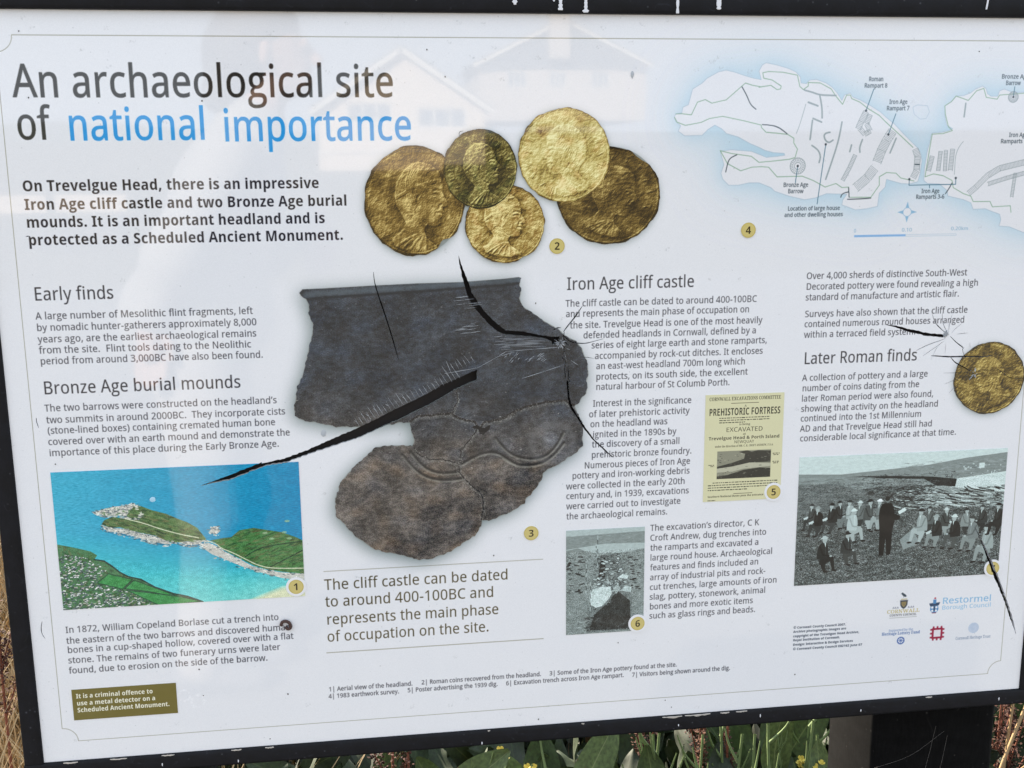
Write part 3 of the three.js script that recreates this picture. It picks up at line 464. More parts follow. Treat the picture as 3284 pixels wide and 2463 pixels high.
// ------------------------------------------------------------------ printed pictures
// a struck coin photographed under a raking light: relief computed from a drawn die, then printed flat
const PROFILE = [[-0.1, -0.62], [0.12, -0.6], [0.27, -0.5], [0.34, -0.36], [0.36, -0.25], [0.35, -0.2], [0.42, -0.1], [0.47, -0.02], [0.45, 0.02], [0.38, 0.03], [0.39, 0.08], [0.42, 0.11], [0.38, 0.14], [0.4, 0.18], [0.36, 0.21], [0.37, 0.28], [0.33, 0.34], [0.24, 0.36], [0.14, 0.34], [0.1, 0.44], [0.16, 0.56], [0.34, 0.66], [0.42, 0.76], [0.2, 0.82], [-0.1, 0.82], [-0.38, 0.74], [-0.44, 0.62], [-0.3, 0.5], [-0.22, 0.36], [-0.28, 0.26], [-0.4, 0.12], [-0.46, -0.06], [-0.44, -0.28], [-0.34, -0.46], [-0.22, -0.57]];
function coinPrint(box, cx, cy, rx, ry, o) {
  const N = createNoise2D(rnd), N2 = createNoise2D(rnd), k = 6, W = Math.round((box[2] - box[0]) * k), H = Math.round((box[3] - box[1]) * k), S = W * H;
  const layer = (draw) => { const c = canvas(W, H), g = c.getContext('2d'); g.fillStyle = '#000'; g.fillRect(0, 0, W, H); g.translate(W / 2, H / 2); g.scale(rx * k, ry * k); g.lineCap = g.lineJoin = 'round'; g.strokeStyle = g.fillStyle = '#fff'; draw(g); const d = g.getImageData(0, 0, W, H).data, f = new Float32Array(S); for (let i = 0; i < S; i++) f[i] = d[i * 4] / 255; return f; };
  const blur = (f, r) => { let a = f; for (let n = 0; n < 2; n++) { const b = new Float32Array(S), q = new Float32Array(S); for (let y = 0; y < H; y++) { let s = 0; for (let x = -r; x < W; x++) { if (x + r < W) s += a[y * W + x + r]; if (x - r - 1 >= 0) s -= a[y * W + x - r - 1]; if (x >= 0) b[y * W + x] = s / (2 * r + 1); } } for (let x = 0; x < W; x++) { let s = 0; for (let y = -r; y < H; y++) { if (y + r < H) s += b[(y + r) * W + x]; if (y - r - 1 >= 0) s -= b[(y - r - 1) * W + x]; if (y >= 0) q[y * W + x] = s / (2 * r + 1); } } a = q; } return a; };
  const die = (g) => { g.translate(...(o.at ?? [0, 0])); g.rotate(o.turn); g.scale(o.face * o.size, o.size); };
  const line = (g, w, ...p) => { g.lineWidth = w; g.beginPath(); g.moveTo(...p[0]); if (p.length === 2) g.lineTo(...p[1]); else for (let i = 1; i + 1 < p.length; i += 2) g.quadraticCurveTo(...p[i], ...p[i + 1]); g.stroke(); };
  const bust = layer((g) => { die(g); g.beginPath(); PROFILE.forEach(([x, y], i) => (i ? g.lineTo(x, y) : g.moveTo(x, y))); g.fill(); });
  const hair = layer((g) => { die(g); for (let i = 0; i < 13; i++) { const t = i / 12; line(g, 0.022, [0.26 - 0.5 * t, -0.56 + 0.1 * t], [-0.12 - 0.22 * t, -0.46 + 0.25 * t], [0.16 - 0.32 * t, -0.3 + 0.42 * t]); } for (let i = 0; i < 7; i++) line(g, 0.03, [-0.36 + i * 0.03, 0.02 + i * 0.04], [-0.3 + i * 0.03, 0.1 + i * 0.03], [-0.2 + i * 0.02, 0.08 + i * 0.045]); line(g, 0.05, [0.3, -0.36], [-0.06, -0.3], [-0.42, -0.02]); for (let i = 0; i < 6; i++) line(g, 0.035, [-0.36 + i * 0.13, 0.76], [-0.2 + i * 0.09, 0.6], [0.02 + i * 0.03, 0.5]); });
  const cuts = layer((g) => { die(g); line(g, 0.035, [0.2, -0.2], [0.27, -0.24], [0.33, -0.2]); line(g, 0.04, [0.21, -0.13], [0.26, -0.16], [0.31, -0.12]); line(g, 0.03, [0.29, 0.14], [0.34, 0.125], [0.4, 0.14]); line(g, 0.035, [0.36, 0.0], [0.31, 0.02], [0.33, 0.06]); line(g, 0.04, [-0.04, -0.1], [-0.1, 0.0], [-0.02, 0.06]); line(g, 0.03, [0.12, 0.33], [-0.02, 0.28], [-0.08, 0.14]); });
  const legend = layer((g) => { for (let i = 0; i < o.legend; i++) { const a = o.from + i * (4.6 / o.legend); g.save(); g.rotate(a); g.translate(0, -0.79); for (let q = 0; q < 2 + (rnd() * 2 | 0); q++) line(g, 0.026, [rr(-0.035, 0.035), -0.06], [rr(-0.035, 0.035), 0.06]); g.restore(); } for (let i = 0; i < o.beads; i++) { const a = i / o.beads * 6.2832; g.beginPath(); g.arc(Math.cos(a) * 0.915, Math.sin(a) * 0.915, 0.017, 0, 7); g.fill(); } });
  const b1 = blur(bust, 3), b2 = blur(bust, 11), b3 = blur(bust, 26), h1 = blur(hair, 1), c1 = blur(cuts, 1), l1 = blur(legend, 1), hgt = new Float32Array(S), near = new Float32Array(S);
  for (let j = 0; j < H; j++) for (let i = 0; i < W; i++) { const n = j * W + i, u = (i - W / 2) / (rx * k), v = (j - H / 2) / (ry * k), r = Math.hypot(u, v), w = o.worn;
    near[n] = b3[n] * (1 - bust[n]);
    hgt[n] = w * (2.6 * b1[n] + 5 * b2[n] + 2.2 * h1[n] * bust[n] - 2.8 * c1[n]) + o.letters * 2.0 * l1[n] + (r > 0.95 ? 1.6 : 0) + 1.5 * N(u * 3.5, v * 3.5) + 1.1 * N2(u * 9, v * 9) + 0.75 * N(u * 22 + 9, v * 22) + 0.4 * N2(u * 45, v * 45); }
  const c = canvas(W, H), g = c.getContext('2d'), d = g.createImageData(W, H), at = (x, y) => hgt[Math.min(H - 1, Math.max(0, y)) * W + Math.min(W - 1, Math.max(0, x))];
  for (let j = 0; j < H; j++) for (let i = 0; i < W; i++) {
    const n = j * W + i, u = (i - W / 2) / (rx * k), v = (j - H / 2) / (ry * k), r = Math.hypot(u, v), s = (at(i - 2, j) - at(i + 2, j)) * 0.55 + (at(i, j - 2) - at(i, j + 2)) * 0.8;
    let l = o.base + 0.07 - s * 0.19 + 0.1 * bust[n] * o.worn - 0.55 * near[n] * o.worn + 0.2 * N(u * 1.6 + 3, v * 1.6) + 0.1 * N2(u * 6, v * 6) + 0.07 * N2(u * 3.2, v * 3.2) + (rnd() - 0.5) * 0.2; l -= 0.5 * Math.max(0, r - 0.955) / 0.045; l = Math.min(1, Math.max(0, l));
    const rust = Math.max(0, N2(u * 2.4 + 7, v * 2.4) - 0.15) * o.patina; l -= rust * 0.16; l = Math.max(0, l); const t = l < 0.5 ? l * 2 : (l - 0.5) * 2, A = l < 0.5 ? o.dark : o.mid, B = l < 0.5 ? o.mid : o.light, z = n * 4; for (let q = 0; q < 3; q++) d.data[z + q] = A[q] + (B[q] - A[q]) * t + [-10, 4, 2][q] * rust * o.green; d.data[z + 3] = 255;
  }
  g.putImageData(d, 0, 0); return c;
}
const COINS = [
  { patina: 1, green: 0, face: 1, turn: 0.25, size: 1.0, at: [0.1, 0.02], worn: 0.75, letters: 0.9, legend: 13, from: -0.6, beads: 0, base: 0.34, dark: [38, 26, 11], mid: [112, 88, 40], light: [222, 198, 124], bumps: [[-0.95, 0.06], [4.9, 0.03]], s: 31 },
  { patina: 0.7, green: 0, face: 1, turn: 0.12, size: 1.16, at: [0.12, 0.02], worn: 0.9, letters: 0.5, legend: 10, from: 3.4, beads: 64, base: 0.44, dark: [48, 34, 14], mid: [130, 102, 46], light: [234, 210, 136], bumps: [[0.95, 0.09], [4.1, 0.03]], s: 5 },
  { patina: 0.6, green: -1, face: 1, turn: 0.06, size: 1.12, at: [-0.02, -0.08], worn: 1.15, letters: 0.4, legend: 8, from: 0.8, beads: 58, base: 0.56, dark: [58, 42, 18], mid: [156, 126, 58], light: [244, 228, 160], bumps: [[0.2, 0.03], [1.1, 0.04]], s: 9 },
  { patina: 1, green: 0.8, face: 1, turn: -0.1, size: 1.1, at: [0.05, 0.02], worn: 0.95, letters: 1.0, legend: 16, from: -2.2, beads: 0, base: 0.38, dark: [30, 26, 12], mid: [108, 94, 44], light: [222, 210, 134], bumps: [[0.3, 0.03], [2.9, 0.02]], s: 14 },
  { patina: 0.8, green: -1, face: -1, turn: -0.1, size: 1.05, at: [0.02, 0], worn: 0.55, letters: 1.0, legend: 14, from: 1.2, beads: 0, base: 0.58, dark: [78, 58, 22], mid: [190, 168, 92], light: [248, 240, 180], bumps: [[1.7, 0.02], [4.4, 0.03]], s: 21 },
  { patina: 1, green: 0, face: -1, turn: -0.4, size: 1.0, at: [0, 0], worn: 0.6, letters: 0.8, legend: 12, from: 0, beads: 60, base: 0.4, dark: [40, 32, 12], mid: [130, 106, 44], light: [236, 214, 132], bumps: [[2.2, 0.02]], s: 27 },
];
const grey = (v, a = 1) => rgb(v * 0.93, v * 1.0, v * 0.985, a);

// aerial view: sea, two headlands, cliffs, a town and its fields
const aerial = (() => {
  const [x0, y0, x1, y1] = R_aerial, k = 7;
  const c = painted(R_aerial, k, (x, y) => {
    const u = (x - x0) / (x1 - x0), v = (y - y0) / (y1 - y0), bay = Math.min(1, Math.max(0, (v - 0.42 - 0.2 * u) * 3.2)), sh = Math.min(1, Math.max(0, (v - 0.72) * 3)) * Math.min(1, Math.max(0, u * 1.6 - 0.2));
    const n = 10 * noise(x / 6, y / 1.1) + 7 * noise(x / 2, y / 0.5), top = [62 - 52 * u, 172 - 36 * u, 198 - 20 * u], mid = [68, 192, 196], low = [150, 218, 204], q = [0, 1, 2].map((i) => { let s = top[i] + (mid[i] - top[i]) * bay; s += (low[i] - s) * sh * 0.85; return s + n * (1 - 0.6 * bay); });
    return q;
  });
  const g = c.getContext('2d'); g.scale(k, k); g.translate(-x0, -y0); g.lineCap = g.lineJoin = 'round';
  const clip = (a, fn) => { g.save(); pathOn(g, a, true); g.clip(); fn(); g.restore(); };
  const dabs = (a, n, cols, w, h, rot = [0, 3]) => { const p = pairs(a), xs = p.map((q) => q[0]), ys = p.map((q) => q[1]); for (let i = 0; i < n; i++) { g.fillStyle = cols[(rnd() * cols.length) | 0]; g.beginPath(); g.ellipse(rr(Math.min(...xs), Math.max(...xs)), rr(Math.min(...ys), Math.max(...ys)), rr(w * 0.3, w), rr(h * 0.3, h), rr(...rot), 0, 7); g.fill(); } };
  const GREEN = ['rgba(64,104,56,.55)', 'rgba(104,132,78,.5)', 'rgba(42,76,46,.6)', 'rgba(124,116,80,.45)', 'rgba(84,92,60,.5)'], ROCK = ['rgba(206,208,196,.8)', 'rgba(170,172,164,.8)', 'rgba(110,122,122,.7)', 'rgba(232,230,218,.8)', 'rgba(70,90,98,.7)'];
  reseed(3); g.fillStyle = 'rgba(24,96,130,.55)'; g.save(); g.translate(0.6, 1.6); pathOn(g, aCliffS, true); g.fill(); g.restore();
  for (const a of [aCliffW, aCliffS, aBeach, aIslet]) { g.fillStyle = '#c3c4ba'; pathOn(g, a, true); g.fill(); clip(a, () => dabs(a, 420, ROCK, 1.5, 0.6, [-0.3, 0.7])); }
  g.fillStyle = '#5f7d4c'; pathOn(g, aLand, true); g.fill(); clip(aLand, () => { dabs(aLand, 700, GREEN, 3.2, 0.9, [0, 0.6]); dabs(aLand, 60, ['rgba(40,60,44,.5)'], 4, 1, [0.1, 0.5]); });
  clip(aCliffW, () => dabs(aCliffW, 60, ['rgba(90,130,80,.6)'], 1.6, 0.7));
  g.fillStyle = '#4b7f48'; pathOn(g, aRight, true); g.fill(); clip(aRight, () => { dabs(aRight, 700, GREEN, 4, 0.8, [-0.5, 0.1]); });
  { const rim = (a, n, off) => { const q = pairs(a); for (let i = 0; i < n; i++) { const e = (rnd() * q.length) | 0, f = (e + 1) % q.length, t = rnd(), x = q[e][0] + (q[f][0] - q[e][0]) * t + rr(-1.6, 1.6), y = q[e][1] + (q[f][1] - q[e][1]) * t + rr(-0.7, 1.5) + off; g.fillStyle = ROCK[(rnd() * ROCK.length) | 0]; g.beginPath(); g.ellipse(x, y, rr(0.3, 1.7), rr(0.2, 0.7), rr(-0.2, 0.5), 0, 7); g.fill(); } }; rim(aCliffW, 150, 0); rim(aCliffS, 200, 0.4); rim(aIslet, 30, 0); rim(aBeach, 120, 0); }
  g.strokeStyle = 'rgba(214,220,190,.95)'; g.lineWidth = 0.75; for (const a of [aPathR, aPathL]) { curveOn(g, a); g.stroke(); }
  g.strokeStyle = 'rgba(34,66,44,.9)'; g.lineWidth = 0.9; for (const a of [aF1, aF2]) { curveOn(g, a); g.stroke(); }
  g.fillStyle = 'rgba(150,180,140,.8)'; for (const [x, y] of [[0.845, 0.51], [0.872, 0.555], [0.925, 0.512], [0.945, 0.56], [0.94, 0.43]]) { g.beginPath(); g.ellipse(x0 + x * (x1 - x0), y0 + y * (y1 - y0), 2, 0.9, 0, 0, 7); g.fill(); }
  g.fillStyle = '#4a7a52'; pathOn(g, aTown, true); g.fill(); clip(aTown, () => dabs(aTown, 700, [...GREEN, 'rgba(60,80,74,.5)'], 3, 1));
  clip(aHouses, () => { const p = pairs(aHouses), xs = p.map((q) => q[0]), ys = p.map((q) => q[1]); for (let i = 0; i < 1250; i++) { g.save(); g.translate(rr(Math.min(...xs), Math.max(...xs)), rr(Math.min(...ys), Math.max(...ys))); g.rotate(rr(-0.5, 0.4)); g.fillStyle = ['rgba(240,242,238,.95)', 'rgba(226,230,226,.9)', 'rgba(150,160,164,.85)', 'rgba(92,104,116,.85)', 'rgba(58,72,78,.8)', 'rgba(60,96,66,.8)', 'rgba(190,186,176,.85)'][(rnd() * 7) | 0]; const hw = rr(0.7, 2.6), hh = rr(0.4, 1.1); g.fillRect(-0.7, -0.35, hw, hh); g.fillStyle = 'rgba(40,56,58,.7)'; g.fillRect(-0.7, -0.35 + hh, hw, 0.35); g.restore(); } });
  for (const a of [aFld1, aFld2, aFld3]) { g.fillStyle = '#3f9150'; pathOn(g, a, true); g.fill(); clip(a, () => dabs(a, 90, ['rgba(60,150,84,.35)', 'rgba(40,110,60,.35)'], 3, 0.6)); g.strokeStyle = '#24503a'; g.lineWidth = 0.8; pathOn(g, a, true); g.stroke(); }
  g.strokeStyle = 'rgba(34,62,56,.95)'; g.lineWidth = 1.2; g.beginPath(); pairs(aTown).slice(4, 14).forEach(([x, y], i) => (i ? g.lineTo(x, y) : g.moveTo(x, y))); g.stroke();
  for (let i = 8; i > 0; i--) { g.save(); g.translate(0, i * 0.6); g.fillStyle = 'rgba(232,222,184,.22)'; pathOn(g, aSand, true); g.fill(); g.restore(); }
  grain(c, R_aerial, k, (x, y, r, gg, bl) => (bl > gg + 14 ? 9 * noise(x / 5, y / 0.9) + 8 * fbm(x / 22, y / 8, 3) : 20 * noise(x / 1.5, y / 0.9) + 20 * fbm(x / 9, y / 5, 3)), 1.08, 120);
  noisy(c, 20); return c;
})();

// two monochrome archive photographs and the one on the poster
function seated(g, x, y, s, coat, legs, hat, dir) {
  g.save(); g.translate(x, y); g.scale(s * dir, s);
  g.fillStyle = grey(legs); g.beginPath(); g.moveTo(-2, 6); g.quadraticCurveTo(4, 4, 6, 7); g.lineTo(7, 14); g.lineTo(5.4, 14.4); g.lineTo(4, 9); g.lineTo(1, 10.4); g.lineTo(1.6, 15); g.lineTo(0, 15); g.lineTo(-2.6, 9); g.closePath(); g.fill();
  g.fillStyle = grey(28); g.beginPath(); g.ellipse(6.8, 14.6, 1.6, 0.6, 0.1, 0, 7); g.fill(); g.beginPath(); g.ellipse(1.6, 15.2, 1.6, 0.6, 0.1, 0, 7); g.fill();
  g.fillStyle = grey(coat); g.beginPath(); g.moveTo(-1.2, -2); g.quadraticCurveTo(-4.4, -1, -4, 7.6); g.lineTo(2.2, 8); g.quadraticCurveTo(3.4, 2, 1.6, -2); g.closePath(); g.fill();
  g.strokeStyle = grey(Math.max(12, coat - 26)); g.lineWidth = 0.9; g.beginPath(); g.moveTo(-2.4, 0); g.lineTo(-0.4, 5); g.lineTo(4, 5.8); g.stroke(); g.strokeStyle = grey(coat + 22); g.lineWidth = 0.35; g.beginPath(); g.moveTo(0.6, -1.4); g.lineTo(1.2, 5); g.stroke();
  g.fillStyle = grey(206); g.beginPath(); g.moveTo(0.2, -2); g.lineTo(1.2, -1.8); g.lineTo(0.9, 0.6); g.fill();
  g.fillStyle = grey(170); g.beginPath(); g.ellipse(0.4, -3.7, 1.35, 1.8, 0.1, 0, 7); g.fill(); g.beginPath(); g.ellipse(4.3, 5.9, 0.8, 0.6, 0, 0, 7); g.fill();
  g.fillStyle = grey(hat); g.beginPath(); g.ellipse(0.2, -4.8, 2.3, 0.55, -0.08, 0, 7); g.fill(); g.beginPath(); g.ellipse(0.1, -5.3, 1.35, 1, 0, 0, 7); g.fill();
  if (rnd() < 0.25) { g.fillStyle = grey(200); g.save(); g.translate(4.6, 5); g.rotate(0.4); g.fillRect(-1.6, -0.6, 3.6, 1.5); g.restore(); }
  g.restore();
}
const scrub = (g, box, n, dark, light, w, h, a = 0.55) => { for (let i = 0; i < n; i++) { g.strokeStyle = grey(rr(dark, light), a); g.lineWidth = rr(0.15, h); const x = rr(box[0], box[2]), y = rr(box[1], box[3]); g.beginPath(); g.moveTo(x, y); g.quadraticCurveTo(x + w * 0.5, y - rr(-0.2, 1) * h * 2, x + rr(-w, w), y + rr(-h, h)); g.stroke(); } };
const visitors = (() => {
  const [c, g] = mmCanvas(R_visitors, 7), [x0, y0, x1, y1] = R_visitors, w = x1 - x0, h = y1 - y0, X = (u) => x0 + u * w, Y = (v) => y0 + v * h, poly = (a, f) => { g.fillStyle = f; g.beginPath(); a.forEach(([u, v], i) => (i ? g.lineTo(X(u), Y(v)) : g.moveTo(X(u), Y(v)))); g.closePath(); g.fill(); }, bx = (a, b, e, d) => [X(a), Y(b), X(e), Y(d)];
  reseed(8);
  poly([[0, 0], [1, 0], [1, 1], [0, 1]], grey(204));
  poly([[0, 0.13], [0.2, 0.145], [0.45, 0.12], [0.62, 0.1], [0.8, 0.06], [1, 0.03], [1, 0.22], [0, 0.22]], grey(138)); scrub(g, bx(0.5, 0.08, 1, 0.2), 240, 92, 176, 9, 0.6);
  for (let i = 0; i < 26; i++) { g.fillStyle = grey(rr(170, 215)); g.fillRect(X(rr(0.78, 0.97)), Y(rr(0.1, 0.19)), rr(0.6, 2), rr(0.5, 1.4)); } g.fillStyle = grey(205); g.fillRect(X(0.865), Y(0.105), 5, 4.5);
  poly([[0.75, 0.22], [1, 0.18], [1, 0.42], [0.72, 0.3]], grey(206)); 
  poly([[0, 0.155], [0.3, 0.175], [0.62, 0.2], [0.74, 0.24], [0.74, 0.4], [0, 0.42]], grey(146)); scrub(g, bx(0, 0.17, 0.6, 0.28), 500, 84, 150, 9, 0.5);
  poly([[0.27, 0.165], [0.45, 0.175], [0.64, 0.195], [0.76, 0.22], [0.755, 0.28], [0.67, 0.275], [0.6, 0.21], [0.4, 0.19]], grey(44)); scrub(g, bx(0.3, 0.16, 0.75, 0.24), 180, 26, 80, 1.5, 0.7);
  poly([[0, 0.22], [0.15, 0.21], [0.28, 0.27], [0.4, 0.25], [0.55, 0.24], [0.66, 0.3], [0.68, 0.45], [0, 0.5]], grey(112)); scrub(g, bx(0, 0.22, 0.66, 0.46), 1500, 40, 140, 4, 0.6);
  poly([[0.6, 0.27], [0.7, 0.27], [0.8, 0.3], [1, 0.34], [1, 0.46], [0.5, 0.46], [0.55, 0.36]], grey(150)); for (let i = 0; i < 260; i++) { const u = rr(0.45, 1), v = rr(0.28, 0.46); g.strokeStyle = grey(rnd() < 0.55 ? rr(22, 70) : rr(176, 220), 0.85); g.lineWidth = rr(0.3, 1.1); g.beginPath(); g.moveTo(X(u), Y(v)); g.lineTo(X(u) + rr(3, 14), Y(v) + rr(0.5, 3)); g.stroke(); }
  scrub(g, bx(0.34, 0.26, 0.66, 0.42), 360, 18, 66, 5, 0.9);
  poly([[0, 0.44], [0.3, 0.46], [0.6, 0.44], [1, 0.45], [1, 1], [0, 1]], grey(90)); scrub(g, bx(0, 0.44, 1, 1), 5200, 16, 176, 2.6, 0.6, 0.6); scrub(g, bx(0, 0.8, 1, 1), 1600, 16, 176, 1.6, 0.7, 0.6);
  grain(c, R_visitors, 7, (x, y) => { const v = (y - y0) / h; return v > 0.44 ? 46 * noise(x / 2.1, y / 0.95) + 30 * noiseB(x / 0.8, y / 0.55) + 34 * fbm(x / 16, y / 6, 3) : v > 0.2 ? 24 * noise(x / 2.4, y / 0.8) + 14 * noiseB(x / 0.9, y / 0.5) + 20 * fbm(x / 20, y / 5, 3) : 10 * fbm(x / 8, y / 3, 3); });
  g.save(); g.fillStyle = grey(160, 0.8); g.beginPath(); g.moveTo(X(0.5), Y(0.68)); g.lineTo(X(0.56), Y(0.6)); g.lineTo(X(0.6), Y(0.72)); g.lineTo(X(0.52), Y(0.76)); g.fill(); g.restore();
  for (const [u, v, s, coat, legs, hat, d] of [[0.07, 0.42, 1.1, 70, 60, 60, -1], [0.2, 0.41, 1.15, 56, 120, 44, 1], [0.3, 0.42, 1.2, 110, 60, 200, -1], [0.9, 0.5, 1.2, 60, 50, 70, -1], [0.82, 0.52, 1.2, 140, 60, 50, 1], [0.64, 0.49, 1.15, 96, 60, 60, -1], [0.72, 0.51, 1.2, 70, 150, 200, 1], [0.1, 0.45, 1.25, 30, 60, 150, -1], [0.165, 0.43, 1.25, 44, 66, 30, -1], [0.25, 0.41, 1.2, 170, 120, 60, -1], [0.345, 0.42, 1.35, 84, 170, 36, 1], [0.395, 0.42, 1.3, 120, 160, 236, -1], [0.27, 0.49, 1.4, 186, 170, 216, 1], [0.6, 0.52, 1.45, 160, 176, 36, -1], [0.675, 0.57, 1.4, 46, 140, 160, -1], [0.765, 0.58, 1.45, 38, 84, 206, -1], [0.855, 0.6, 1.5, 128, 140, 70, -1], [0.93, 0.68, 1.65, 160, 150, 50, -1], [0.135, 0.7, 1.5, 44, 36, 186, 1], [0.245, 0.67, 1.4, 58, 70, 36, 1], [0.98, 0.5, 1.35, 46, 40, 40, -1]]) seated(g, X(u), Y(v), s, coat, legs, hat, d);
  { const x = X(0.43), t = Y(0.36), b = Y(0.8); g.fillStyle = grey(20); g.beginPath(); g.moveTo(x - 3.4, t + 3); g.quadraticCurveTo(x - 7.4, t + 5, x - 7, t + 16); g.lineTo(x - 5.8, t + 28); g.lineTo(x - 5.4, b); g.lineTo(x - 1, b); g.lineTo(x, t + 34); g.lineTo(x + 1.6, b); g.lineTo(x + 5.4, b - 1); g.lineTo(x + 5.6, t + 28); g.lineTo(x + 7.2, t + 20); g.quadraticCurveTo(x + 7.4, t + 6, x + 3, t + 3); g.closePath(); g.fill(); g.beginPath(); g.moveTo(x + 5, t + 12); g.lineTo(x + 12, t + 15); g.lineTo(x + 12, t + 18); g.lineTo(x + 5, t + 19); g.fill(); g.fillStyle = grey(118); g.beginPath(); g.ellipse(x + 0.2, t, 2, 2.6, 0, 0, 7); g.fill(); g.fillStyle = grey(34); g.beginPath(); g.ellipse(x - 0.2, t - 1, 2.1, 2, 0, 0, 7); g.fill(); g.fillStyle = grey(214); g.save(); g.translate(x + 11, t + 12); g.rotate(-0.5); g.fillRect(-0.5, -1.6, 7, 3); g.restore(); }
  grain(c, R_visitors, 7, (x, y) => 10 * noise(x / 0.7, y / 0.6), 1.22, 112); noisy(c, 30); return c;
})();
const trench = (() => {
  const [c, g] = mmCanvas(R_trench, 8), [x0, y0, x1, y1] = R_trench, w = x1 - x0, h = y1 - y0, X = (u) => x0 + u * w, Y = (v) => y0 + v * h, poly = (a, f) => { g.fillStyle = f; g.beginPath(); a.forEach(([u, v], i) => (i ? g.lineTo(X(u), Y(v)) : g.moveTo(X(u), Y(v)))); g.closePath(); g.fill(); }, bx = (a, b, e, d) => [X(a), Y(b), X(e), Y(d)];
  reseed(12);
  poly([[0, 0], [1, 0], [1, 1], [0, 1]], grey(178)); poly([[0, 0.06], [0.4, 0.05], [1, 0.04], [1, 0.15], [0.5, 0.14], [0, 0.18]], grey(140)); scrub(g, bx(0, 0.05, 1, 0.15), 160, 104, 170, 5, 0.5);
  poly([[0, 0.19], [0.15, 0.17], [0.24, 0.2], [0.38, 0.225], [0.7, 0.235], [0.86, 0.22], [1, 0.2], [1, 1], [0, 1]], grey(138)); scrub(g, bx(0, 0.21, 1, 1), 2600, 64, 190, 1.6, 0.5);
  poly([[0.4, 0.25], [0.68, 0.24], [0.74, 0.4], [0.84, 0.62], [0.86, 0.98], [0.26, 0.99], [0.28, 0.8], [0.42, 0.55]], grey(122)); scrub(g, bx(0.34, 0.25, 0.78, 0.98), 900, 26, 150, 2, 0.7);
  poly([[0.52, 0.72], [0.66, 0.6], [0.82, 0.7], [0.84, 0.97], [0.3, 0.97], [0.36, 0.82]], grey(58)); poly([[0.4, 0.5], [0.44, 0.3], [0.5, 0.27], [0.5, 0.46]], grey(44)); scrub(g, bx(0.25, 0.84, 0.84, 0.98), 420, 22, 92, 2.6, 0.6);
  for (let i = 0; i < 46; i++) { const u = rr(0.4, 0.72), v = rr(0.25, 0.56); g.fillStyle = grey(rr(110, 205)); g.beginPath(); g.ellipse(X(u), Y(v), rr(0.6, 2.6), rr(0.4, 1.1), rr(-0.3, 0.3), 0, 7); g.fill(); g.strokeStyle = grey(26); g.lineWidth = 0.3; g.stroke(); }
  for (let i = 0; i < 60; i++) { const u = rnd() < 0.6 ? rr(0, 0.24) : rr(0.78, 1), v = rr(0.24, 0.6); g.fillStyle = grey(rr(30, 80), 0.9); g.beginPath(); g.ellipse(X(u), Y(v), rr(0.5, 3), rr(0.3, 0.8), rr(-0.3, 0.3), 0, 7); g.fill(); }
  poly([[0.3, 0.64], [0.34, 0.57], [0.46, 0.55], [0.57, 0.56], [0.585, 0.62], [0.55, 0.67], [0.46, 0.74], [0.38, 0.75], [0.31, 0.72]], grey(204)); poly([[0.7, 0.6], [0.76, 0.55], [0.84, 0.57], [0.83, 0.62]], grey(186)); poly([[0.66, 0.47], [0.72, 0.44], [0.8, 0.46], [0.78, 0.49]], grey(206)); poly([[0.6, 0.57], [0.66, 0.53], [0.7, 0.58], [0.64, 0.63]], grey(168));
  scrub(g, bx(0.31, 0.56, 0.57, 0.73), 120, 130, 205, 2, 0.4);
  grain(c, R_trench, 8, (x, y) => { const v = (y - y0) / h; return v > 0.2 ? 30 * noise(x / 1.6, y / 1.0) + 22 * noiseB(x / 0.7, y / 0.5) + 22 * fbm(x / 9, y / 6, 3) : 12 * fbm(x / 6, y / 2, 3); });
  for (let i = 0; i < 40; i++) { const u = rr(0.3, 0.8), v = rr(0.4, 0.6); g.fillStyle = grey(rr(150, 226), 0.9); g.beginPath(); g.ellipse(X(u), Y(v), rr(0.4, 1.8), rr(0.3, 0.9), rr(-0.4, 0.4), 0, 7); g.fill(); }
  g.lineWidth = 0.55; for (const [u, a, b] of [[0.4, 0.06, 0.36], [0.38, 0.14, 0.28], [0.255, 0.33, 0.62], [0.31, 0.5, 0.78]]) for (let k = 0; k < 7; k++) { g.strokeStyle = grey(k % 2 ? 60 : 190, 0.8); g.beginPath(); g.moveTo(X(u), Y(a + (b - a) * k / 7)); g.lineTo(X(u) + 0.1, Y(a + (b - a) * (k + 1) / 7)); g.stroke(); }
  grain(c, R_trench, 8, () => 0, 1.25, 118); noisy(c, 30); return c;
})();
